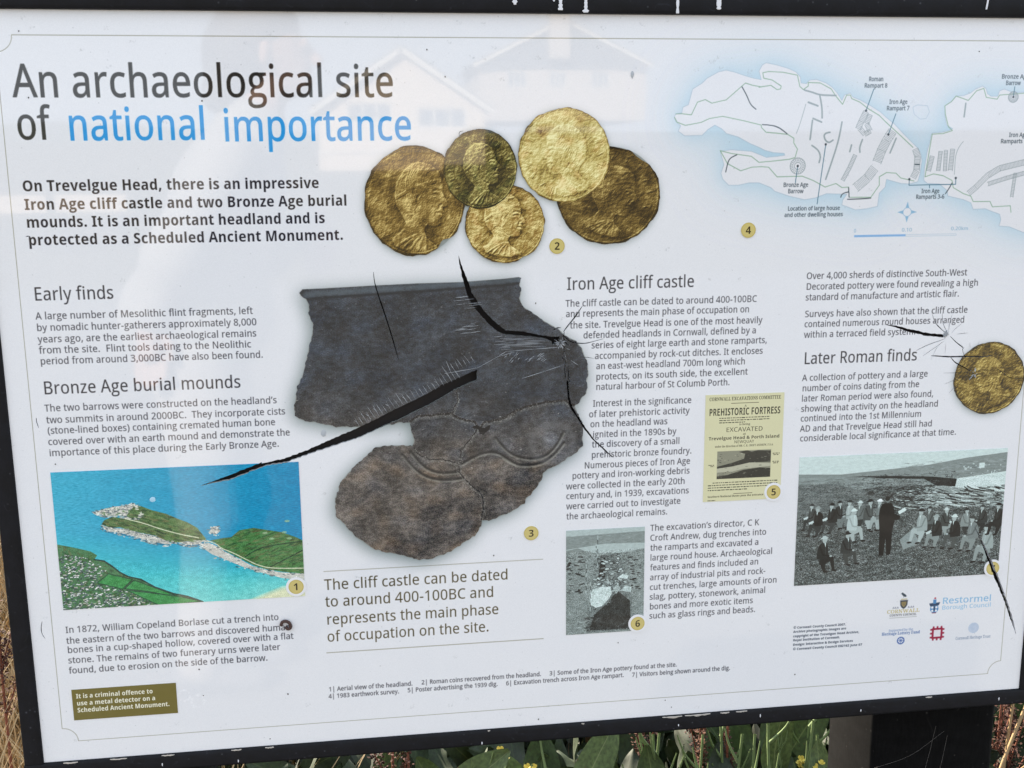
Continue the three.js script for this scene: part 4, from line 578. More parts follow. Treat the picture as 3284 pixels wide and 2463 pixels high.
const poster = (() => {
  const [c, g] = mmCanvas(R_poster, 10), [x0, y0, x1] = R_poster;
  g.fillStyle = '#d8d5ac'; g.fillRect(x0, y0, 90, 120);
  const put = (a, s, font, size, col = '#3a3a2c') => { g.save(); g.translate(a[0], (a[1] + a[3]) / 2); g.fillStyle = col; g.font = font; const mw = g.measureText(s).width; g.scale((a[2] - a[0]) / mw, size / 100); g.fillText(s, 0, 0); g.restore(); };
  put(p1, 'CORNWALL EXCAVATIONS COMMITTEE', 'bold 100px serif', 3.9); put(p2, 'PREHISTORIC FORTRESS', 'bold 100px sans-serif', 8.2); put(p3, 'EXCAVATED', '100px sans-serif', 5.2); put(p4, 'Trevelgue Head & Porth Island', 'bold 100px sans-serif', 3.7); put(p5, 'NEWQUAY', '100px sans-serif', 3.4); put(p6, 'under the direction of MR. C. K. CROFT ANDREW, F.S.A.', 'bold 100px serif', 2.3); put(p7, 'Southern National Buses pass the entrance', 'bold 100px sans-serif', 2.3);
  g.fillStyle = '#4a4a38'; for (const a of [pr1, pr2]) g.fillRect(a[0], (a[1] + a[3]) / 2, a[2] - a[0], 0.45); g.fillStyle = '#3a3a2c'; g.font = 'bold 2.4px serif'; g.fillText('A', 555, y0 + 11); g.fillText('is being', 551, p3[1] - 5.2); g.fillText('at', 554.5, p3[1] + 3);
  // lines of small print, too small on the panel to be read
  reseed(15); const small = (xa, xb, y, hgt) => { for (let x = xa; x < xb;) { const q = rr(0.8, 3.2); g.fillRect(x, y - hgt, Math.min(q, xb - x), hgt * rr(0.7, 1)); x += q + 0.6; } };
  for (let i = 0; i < 3; i++) small(ps1[0], i === 2 ? ps1[0] + 22 : ps1[2], (ps1[1] + ps1[3]) / 2 + i * 1.9, 0.8); for (let i = 0; i < 4; i++) small(p7[0] + (i ? 0 : 4), i === 3 ? p7[0] + 34 : x1 - 3, (pp1[1] + pp1[3]) / 2 + i * 2.1, 0.85);
  small(p7[0], p7[0] + 5, R_posterPhoto[1] + 12, 0.7); small(p7[0] + 1.6, p7[0] + 5, R_posterPhoto[1] + 13.2, 0.7); for (const d of [4, 11]) { small(R_posterPhoto[2] + 1.4, x1 - 2, R_posterPhoto[1] + d, 0.7); small(R_posterPhoto[2] + 2, x1 - 3, R_posterPhoto[1] + d + 1.3, 0.7); }
  small(p7[0], p7[0] + 7, p7[1] + 3, 0.6);
  const [a, b, e, d] = R_posterPhoto, X = (u) => a + u * (e - a), Y = (v) => b + v * (d - b), poly = (q, f) => { g.fillStyle = f; g.beginPath(); q.forEach(([u, v], i) => (i ? g.lineTo(X(u), Y(v)) : g.moveTo(X(u), Y(v)))); g.closePath(); g.fill(); };
  g.save(); g.beginPath(); g.rect(a, b, e - a, d - b); g.clip(); poly([[0, 0], [1, 0], [1, 1], [0, 1]], '#8c8c78'); poly([[0, 0.55], [0.3, 0.42], [0.5, 0.3], [0.52, 0.1], [0.75, 0.02], [1, 0.05], [1, 0.45], [0.6, 0.45], [0.3, 0.56], [0, 0.62]], '#33342c'); poly([[0.4, 0.05], [0.55, 0], [0.7, 0.1], [0.5, 0.12]], '#3a3a30'); poly([[0, 0.62], [0.3, 0.56], [0.6, 0.45], [1, 0.5], [1, 0.6], [0.5, 0.66], [0.3, 0.74], [0, 0.76]], '#b9b8a0'); poly([[0.2, 0.86], [0.5, 0.7], [0.8, 0.64], [1, 0.68], [1, 1], [0, 1], [0, 0.9]], '#2f3028');
  for (let i = 0; i < 130; i++) { g.fillStyle = rnd() < 0.5 ? 'rgba(24,24,20,.5)' : 'rgba(200,200,176,.35)'; g.beginPath(); g.ellipse(X(rnd()), Y(rr(0.1, 1)), rr(0.2, 1.4), rr(0.1, 0.4), 0, 0, 7); g.fill(); } g.restore();
  g.strokeStyle = '#c9c6a0'; g.lineWidth = 0.3; g.strokeRect(a, b, e - a, d - b);
  noisy(c, 16); return c;
})();
// a broken edge: subdivide an outline and jog it in and out
function ragged(a, amp, close = false) { const p = pairs(a), o = [], n = p.length; for (let i = 0; i < (close ? n : n - 1); i++) { const [x0, y0] = p[i], [x1, y1] = p[(i + 1) % n], l = Math.hypot(x1 - x0, y1 - y0), m = Math.max(1, Math.round(l / 1.6)), nx = -(y1 - y0) / l, ny = (x1 - x0) / l; for (let k = 0; k < m; k++) { const t = k / m, e = amp * (0.9 * noise((x0 + (x1 - x0) * t) / 7, (y0 + (y1 - y0) * t) / 7) + 0.35 * noiseB((x0 + (x1 - x0) * t) / 2.2, (y0 + (y1 - y0) * t) / 2.2)); o.push(x0 + (x1 - x0) * t + nx * e, y0 + (y1 - y0) * t + ny * e); } } if (!close) o.push(...p[n - 1]); return o; }
const potEdge = [...pot.slice(0, 18), ...ragged(pot.slice(18), 0.8)];
// the sherds of the black pot, joined along their breaks
const POTBOX = [168, 178, 434, 412];
const potPrint = (() => {
  const k = 5, c = painted(POTBOX, k, (x, y) => {
    const t = Math.min(1, Math.max(0, (y - 262 - 0.1 * (x - 300)) / 70)), n = fbm(x / 40, y / 34, 5), f = noiseB(x / 0.9, y / 1.1), l = 0.97 + 0.5 * n + 0.3 * f + 0.24 * noise(x / 2.2, y / 1.4) + 0.22 * noiseB(x / 8, y / 5) + 0.06 * Math.sin(x * 5.2);
    const a = [48, 53, 59], b = [88, 82, 76], warm = Math.max(0, noiseB(x / 30 + 5, y / 24)) * 16 * (0.3 + t), blue = Math.max(0, noise(x / 36 - 8, y / 30)) * 9, bulge = 26 * Math.exp(-(((x - 396) / 17) ** 2 + ((y - 306) / 13) ** 2)) + 14 * Math.exp(-(((x - 214) / 26) ** 2 + ((y - 352) / 9) ** 2)); return [0, 1, 2].map((i) => (a[i] + (b[i] - a[i]) * t) * l + [warm, warm * 0.6, warm * 0.2][i] + [0, blue * 0.4, blue][i] + bulge + (rnd() - 0.5) * 13);
  });
  const g = c.getContext('2d'); g.scale(k, k); g.translate(-POTBOX[0], -POTBOX[1]); g.lineCap = g.lineJoin = 'round'; reseed(19);
  const line = (a, w, col, dx = 0, dy = 0) => { g.save(); g.translate(dx, dy); g.strokeStyle = col; g.lineWidth = w; pathOn(g, a); g.stroke(); g.restore(); };
  // rolled rim: a paler everted lip above a dark undercut
  g.save(); pathOn(g, pot, true); g.clip();
  for (let i = 0; i < 6; i++) { line(potRim, 6 - i, 'rgba(92,100,106,.16)', 0, -2.6); line(potRim, 2.6 - i * 0.4, 'rgba(24,28,34,.22)', 0, 0.8); }
  for (const a of [potG1, potG2, potG3, potG4, potG5]) for (let i = 0; i < 7; i++) { g.save(); g.translate(0, -0.7); curveOn(g, a); g.strokeStyle = 'rgba(12,12,14,.13)'; g.lineWidth = 3.4 - i * 0.45; g.stroke(); g.translate(0.3, 1.7); curveOn(g, a); g.strokeStyle = 'rgba(206,200,192,.06)'; g.lineWidth = 2.6 - i * 0.34; g.stroke(); g.restore(); }
  for (let i = 0; i < 10; i++) { g.strokeStyle = `rgba(128,124,120,${0.05})`; g.lineWidth = 9 - i * 0.8; g.beginPath(); g.ellipse(396, 312, 17, 15, 0, 0, 7); g.stroke(); }
  for (const [a, w] of [[ragged(potUnder, 0.7), 1.7], [ragged(potC1, 0.5), 0.8], [ragged(potC2, 0.6), 0.9], [ragged(potC3, 0.5), 0.8]]) { line(a, w * 2.2, 'rgba(120,118,112,.28)', 0.5, 1.4); line(a, w, 'rgba(16,14,15,.92)'); for (const [x, y] of pairs(a)) for (let n = 0; n < 7; n++) { g.fillStyle = rgb(178, 176, 166, rr(0.2, 0.6)); g.beginPath(); g.arc(x + rr(-2, 2), y + rr(-1, 2.6), rr(0.1, 0.42), 0, 7); g.fill(); } }
  g.fillStyle = 'rgba(12,11,12,.9)'; pathOn(g, ragged([330, 296, 336, 294.5, 341, 297, 346, 295, 344, 299, 340, 303, 337, 302, 336, 298.5], 0.8, true), true); g.fill();
  for (let i = 0; i < 5200; i++) { const x = rr(POTBOX[0], POTBOX[2]), y = rr(POTBOX[1], POTBOX[3]), d = rnd() < 0.5, big = rnd() < 0.04; if (rnd() > 0.45 + 0.55 * noise(x / 22, y / 18) + (y > 300 ? 0.2 : 0)) continue; g.fillStyle = d ? rgb(16, 15, 17, rr(0.15, 0.5)) : rgb(176, 172, 166, rr(0.08, big ? 0.75 : 0.34)); g.beginPath(); g.ellipse(x, y, rr(0.25, big ? 1.1 : 0.8), rr(0.2, 0.5), rr(-0.4, 0.4), 0, 7); g.fill(); }
  for (let i = 0; i < 90; i++) { const x = rr(POTBOX[0], POTBOX[2]), y = rr(POTBOX[1], POTBOX[3]); g.strokeStyle = rgb(150, 148, 144, rr(0.08, 0.26)); g.lineWidth = rr(0.2, 0.5); g.beginPath(); g.moveTo(x, y); g.quadraticCurveTo(x + rr(0, 6), y + rr(-1, 1), x + rr(4, 14), y + rr(-1.6, 1.6)); g.stroke(); }
  g.strokeStyle = 'rgba(160,156,146,.45)'; g.lineWidth = 0.7; pathOn(g, potEdge, true); g.stroke(); g.restore();
  return c;
})();

// ------------------------------------------------------------------ the board
const board = thing('information_board', 'black framed information board with cracked white panel about an archaeological headland', 'information board');
const paintTex = (() => {
  reseed(40); const c = painted([0, 0, 512, 128], 1, (x, y) => { const n = fbm(x / 40, y / 30, 4), v = 16 + 6 * n + (rnd() - 0.5) * 5; return [v * 0.9, v * 0.95, v * 1.25]; }), g = c.getContext('2d');
  for (let i = 0; i < 90; i++) { g.strokeStyle = rgb(120, 124, 134, rr(0.05, 0.3)); g.lineWidth = rr(0.3, 1); const x = rr(0, 512), y = rr(0, 128); g.beginPath(); g.moveTo(x, y); g.quadraticCurveTo(x + rr(-8, 8), y + rr(-6, 6), x + rr(-14, 14), y + rr(-10, 10)); g.stroke(); }
  for (let i = 0; i < 160; i++) { g.fillStyle = rgb(150, 152, 156, rr(0.05, 0.45)); g.beginPath(); g.arc(rr(0, 512), rr(0, 128), rr(0.3, 1.2), 0, 7); g.fill(); }
  return tex(c, true, true);
})();
const paint = new THREE.MeshPhysicalMaterial({ map: paintTex, roughness: 0.55, specularIntensity: 0.45 });
// rails: rounded-edge bars, uv in units of 25 cm
function bar(x0, y0, x1, y1, z0, z1, r = 0.0022) {
  const along = x1 - x0 > y1 - y0, w = along ? y1 - y0 : x1 - x0, d = z1 - z0, L = along ? x1 - x0 : y1 - y0, s = new THREE.Shape();
  s.moveTo(r, 0); s.lineTo(w - r, 0); s.quadraticCurveTo(w, 0, w, r); s.lineTo(w, d - r); s.quadraticCurveTo(w, d, w - r, d); s.lineTo(r, d); s.quadraticCurveTo(0, d, 0, d - r); s.lineTo(0, r); s.quadraticCurveTo(0, 0, r, 0);
  const g = new THREE.ExtrudeGeometry(s, { depth: L, bevelEnabled: false, curveSegments: 5 });
  g.applyMatrix4(along ? new THREE.Matrix4().makeBasis(new THREE.Vector3(0, 1, 0), new THREE.Vector3(0, 0, 1), new THREE.Vector3(1, 0, 0)) : new THREE.Matrix4().makeBasis(new THREE.Vector3(-1, 0, 0), new THREE.Vector3(0, 0, 1), new THREE.Vector3(0, 1, 0)));
  g.translate(along ? x0 : x1, y0, z0);
  const c = toCreasedNormals(g, 0.7), p = c.attributes.position, uv = c.attributes.uv; for (let i = 0; i < p.count; i++) uv.setXY(i, (along ? p.getX(i) : p.getY(i)) * 3.2, ((along ? p.getY(i) : p.getX(i)) + p.getZ(i)) * 12.8);
  return c;
}
const OX0 = BX(-16.2), OX1 = BX(819.8), OY1 = BY(-17.3), OY0 = BY(557.2), FW = 0.0148;
const railTop = mesh('frame_rail', bar(OX0 - FW, OY1, OX1 + FW, OY1 + FW + 0.004, -0.034, 0.0055), paint, board);
const railBottom = mesh('frame_rail', bar(OX0 - FW, OY0 - FW + 0.0005, OX1 + FW, OY0, -0.034, 0.0022), paint, board);
mesh('frame_rail', bar(OX0 - FW, OY0, OX0, OY1, -0.034, 0.0024), paint, board); mesh('frame_rail', bar(OX1, OY0, OX1 + FW, OY1, -0.034, 0.0024), paint, board);
const backMat = std({ color: new THREE.Color().setRGB(0.036, 0.031, 0.029), roughness: 0.95 });
mesh('backing_sheet', new THREE.BoxGeometry(OX1 - OX0 + 0.008, OY1 - OY0 + 0.008, 0.004).translate((OX0 + OX1) / 2, (OY0 + OY1) / 2, -0.0125), backMat, board);
const panel = mesh('print_panel', cut(slab(rectArr([-19.5, -21, 823, 560.5]), -0.003, 0, PANEL, CRACKS), SLOTS), glossy(tex(sheet)), board);
panel.userData.label = 'white printed panel with headings, text, map and pictures, cracked in three places';

const Z1 = 0.00035, Z2 = 0.0007, Z3 = 0.001;
function picture(name, outline, box, c, label, z = Z1, cracks = []) { let g = slab(outline, -0.0003, z, box); const all = [...cracks, ...slotsIn(outline)]; if (all.length) g = cut(g, all); const m = mesh(name, g, glossy(tex(c)), panel); if (label) m.userData.label = label; return m; }
picture('printed_photograph', rectArr(R_aerial), R_aerial, aerial, 'colour aerial photograph of a green headland in blue sea', Z1, [cB]);
picture('printed_photograph', rectArr(R_trench), R_trench, trench, 'black and white photograph of an excavation trench');
picture('printed_photograph', rectArr(R_visitors), R_visitors, visitors, 'black and white photograph of visitors seated on grass round a standing man', Z1, [cE]);
picture('printed_poster', rectArr(R_poster), R_poster, poster, 'cream reproduction of an old excavation poster');
picture('printed_pottery', potEdge, POTBOX, potPrint, 'cut-out picture of dark pottery sherds', Z1, [cA, cB, cC]);
const coinNames = ['dark bronze coin overlapped by a pale one', 'large brown coin with a worn bust', 'small bronze coin with a clear profile head', 'dark coin overlapping two brown coins', 'pale gold coin on top of a dark one', 'bronze coin beside the lower right text'];
COINS.forEach((o, i) => {
  reseed(100 + o.s); const [cx, cy, rx, ry] = coins.slice(i * 4, i * 4 + 4), box = [cx - rx * 1.08, cy - ry * 1.08, cx + rx * 1.08, cy + ry * 1.08], out = [], N = createNoise2D(rnd);
  for (let k = 0; k < 96; k++) { const t = k / 96 * 6.2832; let q = 1 + 0.016 * N(Math.cos(t) * 3, Math.sin(t) * 3) + 0.008 * N(Math.cos(t) * 14, Math.sin(t) * 14); for (const [a, d] of o.bumps) q -= d * Math.exp(-(((t - ((a + 6.2832) % 6.2832)) / 0.18) ** 2)); out.push(cx + Math.cos(t) * rx * q, cy + Math.sin(t) * ry * q); }
  picture('printed_coin', out, box, coinPrint(box, cx, cy, rx, ry, o), coinNames[i], [0.00025, 0.0005, 0.0008, 0.0011, 0.0006, 0.00035][i]);
});
// warning notice
{ const [c, g] = mmCanvas(R_warn, 12); g.fillStyle = '#6d6328'; g.fillRect(R_warn[0], R_warn[1], 90, 40); for (const t of TEXT) if (t[0] === 'warn') setText(g, ...t); noisy(c, 12); picture('printed_notice', rectArr(R_warn), R_warn, c, 'olive printed notice with white words'); }
// numbered discs
for (let i = 0; i < markers.length; i += 4) {
  const [n, x, y, r0] = markers.slice(i, i + 4), r = 6.0, ring = [1, 5, 6, 7].includes(n), R = ring ? r * 1.34 : r, box = [x - R, y - R, x + R, y + R], [c, g] = mmCanvas(box, 14), out = [];
  g.fillStyle = '#e6e7e9'; g.fillRect(x - R, y - R, 2 * R, 2 * R); g.fillStyle = '#c0ae62'; g.beginPath(); g.arc(x, y, r, 0, 7); g.fill(); g.fillStyle = '#cbbb74'; g.beginPath(); g.arc(x, y, r * 0.86, 0, 7); g.fill();
  g.fillStyle = '#38301c'; g.save(); g.translate(x, y + 2.9); g.scale(0.082, 0.082); g.font = 'bold 100px sans-serif'; g.textAlign = 'center'; g.fillText(String(n), 0, 0); g.restore(); noisy(c, 10);
  for (let k = 0; k < 48; k++) out.push(x + Math.cos(k / 48 * 6.2832) * R, y + Math.sin(k / 48 * 6.2832) * R);
  picture('number_marker', out, box, c, null, Z2, n === 7 ? [cE] : []);
}
// stress marks: bright slivers where the acrylic has crazed
const dirtMat = std({ color: new THREE.Color().setRGB(0.05, 0.042, 0.034), roughness: 0.9 }), crazeMat = std({ color: new THREE.Color().setRGB(0.42, 0.45, 0.48), roughness: 0.35 });
function sliverOutline(a, w, taper = 0.15) {
  const p = pairs(a).map(([x, y]) => new THREE.Vector2(x, y)), q = p.length > 2 ? new THREE.SplineCurve(p).getPoints(p.length * 4) : [p[0], p[0].clone().lerp(p[1], 0.5), p[1]], L = [], R = [], n = q.length - 1;
  q.forEach((c, i) => { const d = q[Math.min(n, i + 1)].clone().sub(q[Math.max(0, i - 1)]).normalize(), s = i / n, ww = w * 0.5 * (taper + (1 - taper) * Math.pow(Math.sin(Math.PI * (0.02 + 0.96 * s)), 0.7)) * (0.85 + 0.3 * rnd()); L.push(c.x - d.y * ww, c.y + d.x * ww); R.unshift(0, 0); R[0] = c.x + d.y * ww; R[1] = c.y - d.x * ww; });
  return [...L, ...R];
}
function sliver(a, w, z0, z1, taper) { return slab(sliverOutline(a, w, taper), z0, z1, [0, 0, 1, 1]); }
reseed(50);
{ const gs = []; for (let i = 0; i < CRAZE.length; i += 4) gs.push(sliver(CRAZE.slice(i, i + 4), rr(0.1, 0.34), 0.0002, 0.00075, 0.1)); const m = mesh('crazing', mergeGeometries(gs), crazeMat, panel); m.userData.kind = 'stuff'; m.userData.label = 'fine pale stress marks beside the cracks'; }
{ const gs = [], bruise = (x, y, n, r0, r1) => { for (let i = 0; i < n; i++) { const t = rr(0, 6.283), a = rr(r0 * 0.3, r0), e = a + rr(0.4, r1); gs.push(sliver([x + Math.cos(t) * a, y + Math.sin(t) * a, x + Math.cos(t + rr(-0.2, 0.2)) * e, y + Math.sin(t + rr(-0.2, 0.2)) * e], rr(0.12, 0.5), 0.0002, 0.0009, 0.3)); } }; reseed(55);
  bruise(HAIR[11][1][6], HAIR[11][1][7], 26, 1.2, 2.6); bruise(crA[30], crA[31], 30, 2, 4); bruise(HAIR[23][1][2], HAIR[23][1][3], 9, 2, 6); const m = mesh('impact_bruise', mergeGeometries(gs), crazeMat, panel); m.userData.kind = 'stuff'; m.userData.label = 'whitened crushed plastic round the impact points'; }
// specks, an insect casing, chips
const blob = (x, y, rx, ry, z, s = 0) => { const g = new THREE.SphereGeometry(1, 12, 8), p = g.attributes.position; for (let i = 0; i < p.count; i++) { const v = new THREE.Vector3().fromBufferAttribute(p, i), n = 1 + 0.25 * noise(v.x * 2 + s, v.y * 2 + s * 3); p.setXYZ(i, v.x * n * rx / 1000, v.y * n * ry / 1000, v.z * z / 1000); } g.computeVertexNormals(); g.translate(BX(x), BY(y), 0.0002); return g; };
pairs(spots).forEach(([x, y], i) => { if (i !== 16) mesh('dirt_speck', blob(x, y, rr(0.35, 0.6), rr(0.35, 0.7), 0.3, i), dirtMat, panel); });
mesh('surface_chip', blob(spots[32], spots[33], 1.2, 2.6, 0.35, 3), crazeMat, panel); mesh('surface_chip', blob(disc[0], disc[1], 2.6, 2.3, 0.3, 1), std({ color: 0xa9d3e6, roughness: 0.3 }), panel);
mesh('surface_chip', blob(ringMark[0], ringMark[1], 2, 2.8, 0.3, 6), crazeMat, panel);
{ const bug = thing('curled_grub', 'small curled brown grub stuck on the panel text', 'grub', [BX(worm[0]), BY(worm[1]), 0.001]), pts = pairs(worm).map(([x, y]) => new THREE.Vector3(BX(x) - BX(worm[0]), BY(y) - BY(worm[1]), 0.0006)); mesh('body', new THREE.TubeGeometry(new THREE.CatmullRomCurve3(pts), 40, 0.0013, 8), std({ color: new THREE.Color().setRGB(0.06, 0.03, 0.024), roughness: 0.7 }), bug); }
// bird droppings and chipped paint on the frame
const white = std({ color: new THREE.Color().setRGB(0.72, 0.73, 0.76), roughness: 0.8 });
function drip(xp, top, len, w, foot) {
  const s = new THREE.Shape(), x = xp, L = [], R = []; const n = 14; for (let i = 0; i <= n; i++) { const t = i / n, ww = w * (0.35 + 0.65 * Math.abs(noise(t * 3 + xp * 90, xp * 40))) * (t > 0.86 ? foot : 1); L.push(new THREE.Vector2(x - ww, top - len * t)); R.unshift(new THREE.Vector2(x + ww * 0.8, top - len * t)); }
  s.setFromPoints([...L, ...R]); return new THREE.ExtrudeGeometry(s, { depth: 0.0005, bevelEnabled: true, bevelSize: 0.0003, bevelThickness: 0.0003, bevelSegments: 2 }).translate(0, 0, 0.0056);
}
for (const [x, len, w, f] of [[0.0015, 0.012, 0.0017, 1.6], [0.0205, 0.0135, 0.0013, 2.6], [0.0905, 0.0135, 0.0013, 1.4], [0.1225, 0.0105, 0.0022, 1.2], [-0.0325, 0.0085, 0.0022, 0.6], [-0.0035, 0.006, 0.0008, 0.6]]) mesh('bird_dropping', drip(x, OY1 + FW - 0.0006, len, w, f), white, railTop);
mesh('bird_dropping', new THREE.ExtrudeGeometry(new THREE.Shape([[0, 0], [0.0012, 0], [0.0026, 0.011], [0.0012, 0.0112]].map((q) => new THREE.Vector2(...q))), { depth: 0.0005, bevelEnabled: false }).translate(0.337, OY1 + 0.0055, 0.0057), white, railTop);
const chipMat = std({ color: new THREE.Color().setRGB(0.62, 0.6, 0.56), roughness: 0.35, metalness: 0.6 });
reseed(61);
for (const [x0, x1, t] of [[-0.401, -0.39, 0.0008], [-0.365, -0.352, 0.0006], [-0.325, -0.315, 0.0006], [-0.27, -0.262, 0.0006], [-0.243, -0.236, 0.0007], [0.0, 0.0, 0], [0.0905, 0.108, 0.0011], [0.1105, 0.133, 0.0010], [0.142, 0.15, 0.0007], [0.156, 0.166, 0.0006], [0.33, 0.336, 0.0007], [0.02, 0.0225, 0.0007], [-0.06, -0.058, 0.0006]]) if (x1 > x0) {
  const s = [], n = 9; for (let i = 0; i <= n; i++) s.push(new THREE.Vector2(x0 + (x1 - x0) * i / n, OY0 - 0.0004 + rr(-0.0002, 0.0002))); for (let i = n; i >= 0; i--) s.push(new THREE.Vector2(x0 + (x1 - x0) * i / n, OY0 - 0.0006 - t * rr(0.5, 1.5) * Math.sin(Math.PI * (0.08 + 0.84 * i / n))));
  mesh('paint_chip', new THREE.ExtrudeGeometry(new THREE.Shape(s), { depth: 0.0006, bevelEnabled: false }).translate(0, 0, 0.0018), chipMat, railBottom);
}
for (const [x, y] of [[-0.325, 0.0085], [0.178, 0.006], [0.105, 0.009], [-0.265, 0.0105], [0.27, 0.0085], [0.4, 0.0075], [-0.065, 0.0115]]) mesh('paint_chip', blob((x + 0.4) * 1000, (YT - (OY0 - y)) * 1000, 0.45, rr(0.7, 1.7), 0.3, x * 20).translate(0, 0, 0.0021), white, railBottom);
// posts: square black recycled-plastic posts behind the frame
const postTex = (() => { reseed(70); const c = painted([0, 0, 256, 512], 1, (x, y) => { const n = fbm(x / 60, y / 20, 4), v = 8 + 5 * n + 4 * noiseB(x / 3, y / 30) + (rnd() - 0.5) * 6; return [v, v * 0.99, v * 1.03]; }), g = c.getContext('2d'); for (let i = 0; i < 120; i++) { g.fillStyle = rgb(150, 146, 136, rr(0.1, 0.6)); g.beginPath(); g.ellipse(rr(0, 256), rr(0, 512), rr(0.4, 1.6), rr(0.3, 1), rr(0, 3), 0, 7); g.fill(); } for (let i = 0; i < 26; i++) { g.strokeStyle = rgb(130, 126, 116, rr(0.1, 0.4)); g.lineWidth = rr(0.4, 1.2); const x = rr(0, 256), y = rr(0, 512); g.beginPath(); g.moveTo(x, y); g.lineTo(x + rr(-30, 30), y + rr(-30, 30)); g.stroke(); } return tex(c, true, true); })();
const postMat = new THREE.MeshPhysicalMaterial({ map: postTex, roughness: 0.9, specularIntensity: 0.25 });
function post(x0, x1) { const w = x1 - x0, g = bar(x0, -0.3, x1, 0.9, -0.135, -0.0342, 0.012); const p = g.attributes.position, uv = g.attributes.uv; for (let i = 0; i < p.count; i++) uv.setXY(i, (p.getX(i) + p.getZ(i)) * 5, p.getY(i) * 2.4); return mesh('post', g, postMat, board); }
post(0.302, 0.425); post(-0.425, -0.302);

// ------------------------------------------------------------------ the setting: rough grass behind the board, a paved lane in front of it
const soilTex = (() => { reseed(80); const c = painted([0, 0, 512, 512], 1, (x, y) => { const n = 0.5 + 0.5 * fbm(x / 50, y / 50, 5), s = rnd(); return [46 + 40 * n + 16 * s, 44 + 36 * n + 14 * s, 26 + 22 * n + 10 * s]; }); const t = tex(c, true, true); t.repeat.set(1 / 1.5, 1 / 1.5); return t; })();
function sheetXZ(x0, x1, z0, z1, nx, nz, h) { const g = new THREE.PlaneGeometry(x1 - x0, z1 - z0, nx, nz); g.rotateX(-Math.PI / 2); g.translate((x0 + x1) / 2, 0, (z0 + z1) / 2); const p = g.attributes.position, uv = g.attributes.uv; for (let i = 0; i < p.count; i++) { p.setY(i, h(p.getX(i), p.getZ(i))); uv.setXY(i, p.getX(i), p.getZ(i)); } g.computeVertexNormals(); return g; }
const groundH = (x, z) => 0.02 * noise(x * 1.3, z * 1.3) + (z > 30 ? (z - 30) * 0.03 : 0);
{ const m = mesh('ground', sheetXZ(-150, 150, -80, 220, 150, 150, (x, z) => -0.03 + (z > 18 ? (z - 18) * 0.038 : 0)), std({ map: soilTex, roughness: 1 }), scene); m.userData.kind = 'structure'; }
{ const c = (() => { reseed(82); const q = painted([0, 0, 512, 512], 1, (x, y) => { const n = fbm(x / 60, y / 60, 4), v = 92 + 16 * n + (rnd() - 0.5) * 30; return [v, v * 0.985, v * 0.96]; }); return tex(q, true, true); })(); c.repeat.set(1 / 2, 1 / 2); const m = mesh('paved_lane', sheetXZ(-40, 40, 0.18, 12, 4, 4, () => 0.004), std({ map: c, roughness: 0.95 }), scene); m.userData.kind = 'structure'; }
{ // distant rise beyond the lane
  const m = mesh('hill', sheetXZ(-150, 60, 100, 200, 60, 30, (x, z) => { const t = Math.min(1, (z - 100) / 60), s = Math.max(0, Math.min(1, (60 - x) / 90)); return -2 + 3.1 + t * (6.2 * s + 1.2 * fbm(x / 30, z / 30)) ; }), std({ color: new THREE.Color().setRGB(0.07, 0.085, 0.07), roughness: 1 }), scene); m.userData.kind = 'structure';
}

// ------------------------------------------------------------------ plants
const leafTex = (base, vein) => { const c = painted([0, 0, 128, 256], 1, (x, y) => { const n = fbm(x / 22, y / 22, 4), r = Math.abs(x - 64), side = Math.abs(((y + r * 0.75) % 34) - 17) < 1.1 ? 0.22 : 0, mid = r < 2.0 ? 0.7 : 0, k = Math.max(mid, side * (1 - r / 90)); return [0, 1, 2].map((i) => (base[i] * (1 + 0.3 * n) + (rnd() - 0.5) * 8) * (1 - k) + vein[i] * k); }), g = c.getContext('2d'); for (let i = 0; i < 14; i++) { g.fillStyle = rgb(96, 62, 34, rr(0.2, 0.6)); g.beginPath(); g.ellipse(rr(0, 128), rr(0, 256), rr(0.6, 4), rr(0.6, 3), rr(0, 3), 0, 7); g.fill(); } return tex(c); };
reseed(90);
const leafMats = [leafTex([58, 74, 38], [104, 116, 72]), leafTex([74, 90, 50], [118, 128, 86]), leafTex([46, 64, 34], [86, 102, 62]), leafTex([96, 70, 42], [120, 92, 62])].map((map) => new THREE.MeshPhysicalMaterial({ map, roughness: 0.72, transmission: 0.06, thickness: 0 }));
function leafGeo(len, wid, bend, wave, twist = 0) { // grows along +y from its stalk, face to +z
  const nx = 8, ny = 14, pos = [], uv = [], idx = [], ph = rr(0, 6);
  for (let j = 0; j <= ny; j++) for (let i = 0; i <= nx; i++) {
    const t = j / ny, s = i / nx * 2 - 1, w = wid * Math.pow(Math.sin(Math.PI * Math.min(0.985, 0.06 + t * 0.94)), 0.62) * (1 - 0.35 * t), a = bend * t, y = len * (bend ? Math.sin(a) / bend : t), z = len * (bend ? -(1 - Math.cos(a)) / bend : 0) * -1;
    const lift = 0.16 * wid * Math.abs(s) + wave * wid * Math.abs(s) * Math.sin(t * 13 + ph + s * 1.6), tw = twist * t;
    pos.push(s * w * Math.cos(tw), y, z + lift + s * w * Math.sin(tw)); uv.push(i / nx, t);
  }
  for (let j = 0; j < ny; j++) for (let i = 0; i < nx; i++) { const a = j * (nx + 1) + i, b = a + nx + 1; idx.push(a, a + 1, b + 1, a, b + 1, b); }
  const g = new THREE.BufferGeometry(); g.setAttribute('position', new THREE.Float32BufferAttribute(pos, 3)); g.setAttribute('uv', new THREE.Float32BufferAttribute(uv, 2)); g.setIndex(idx); g.computeVertexNormals(); return g;
}
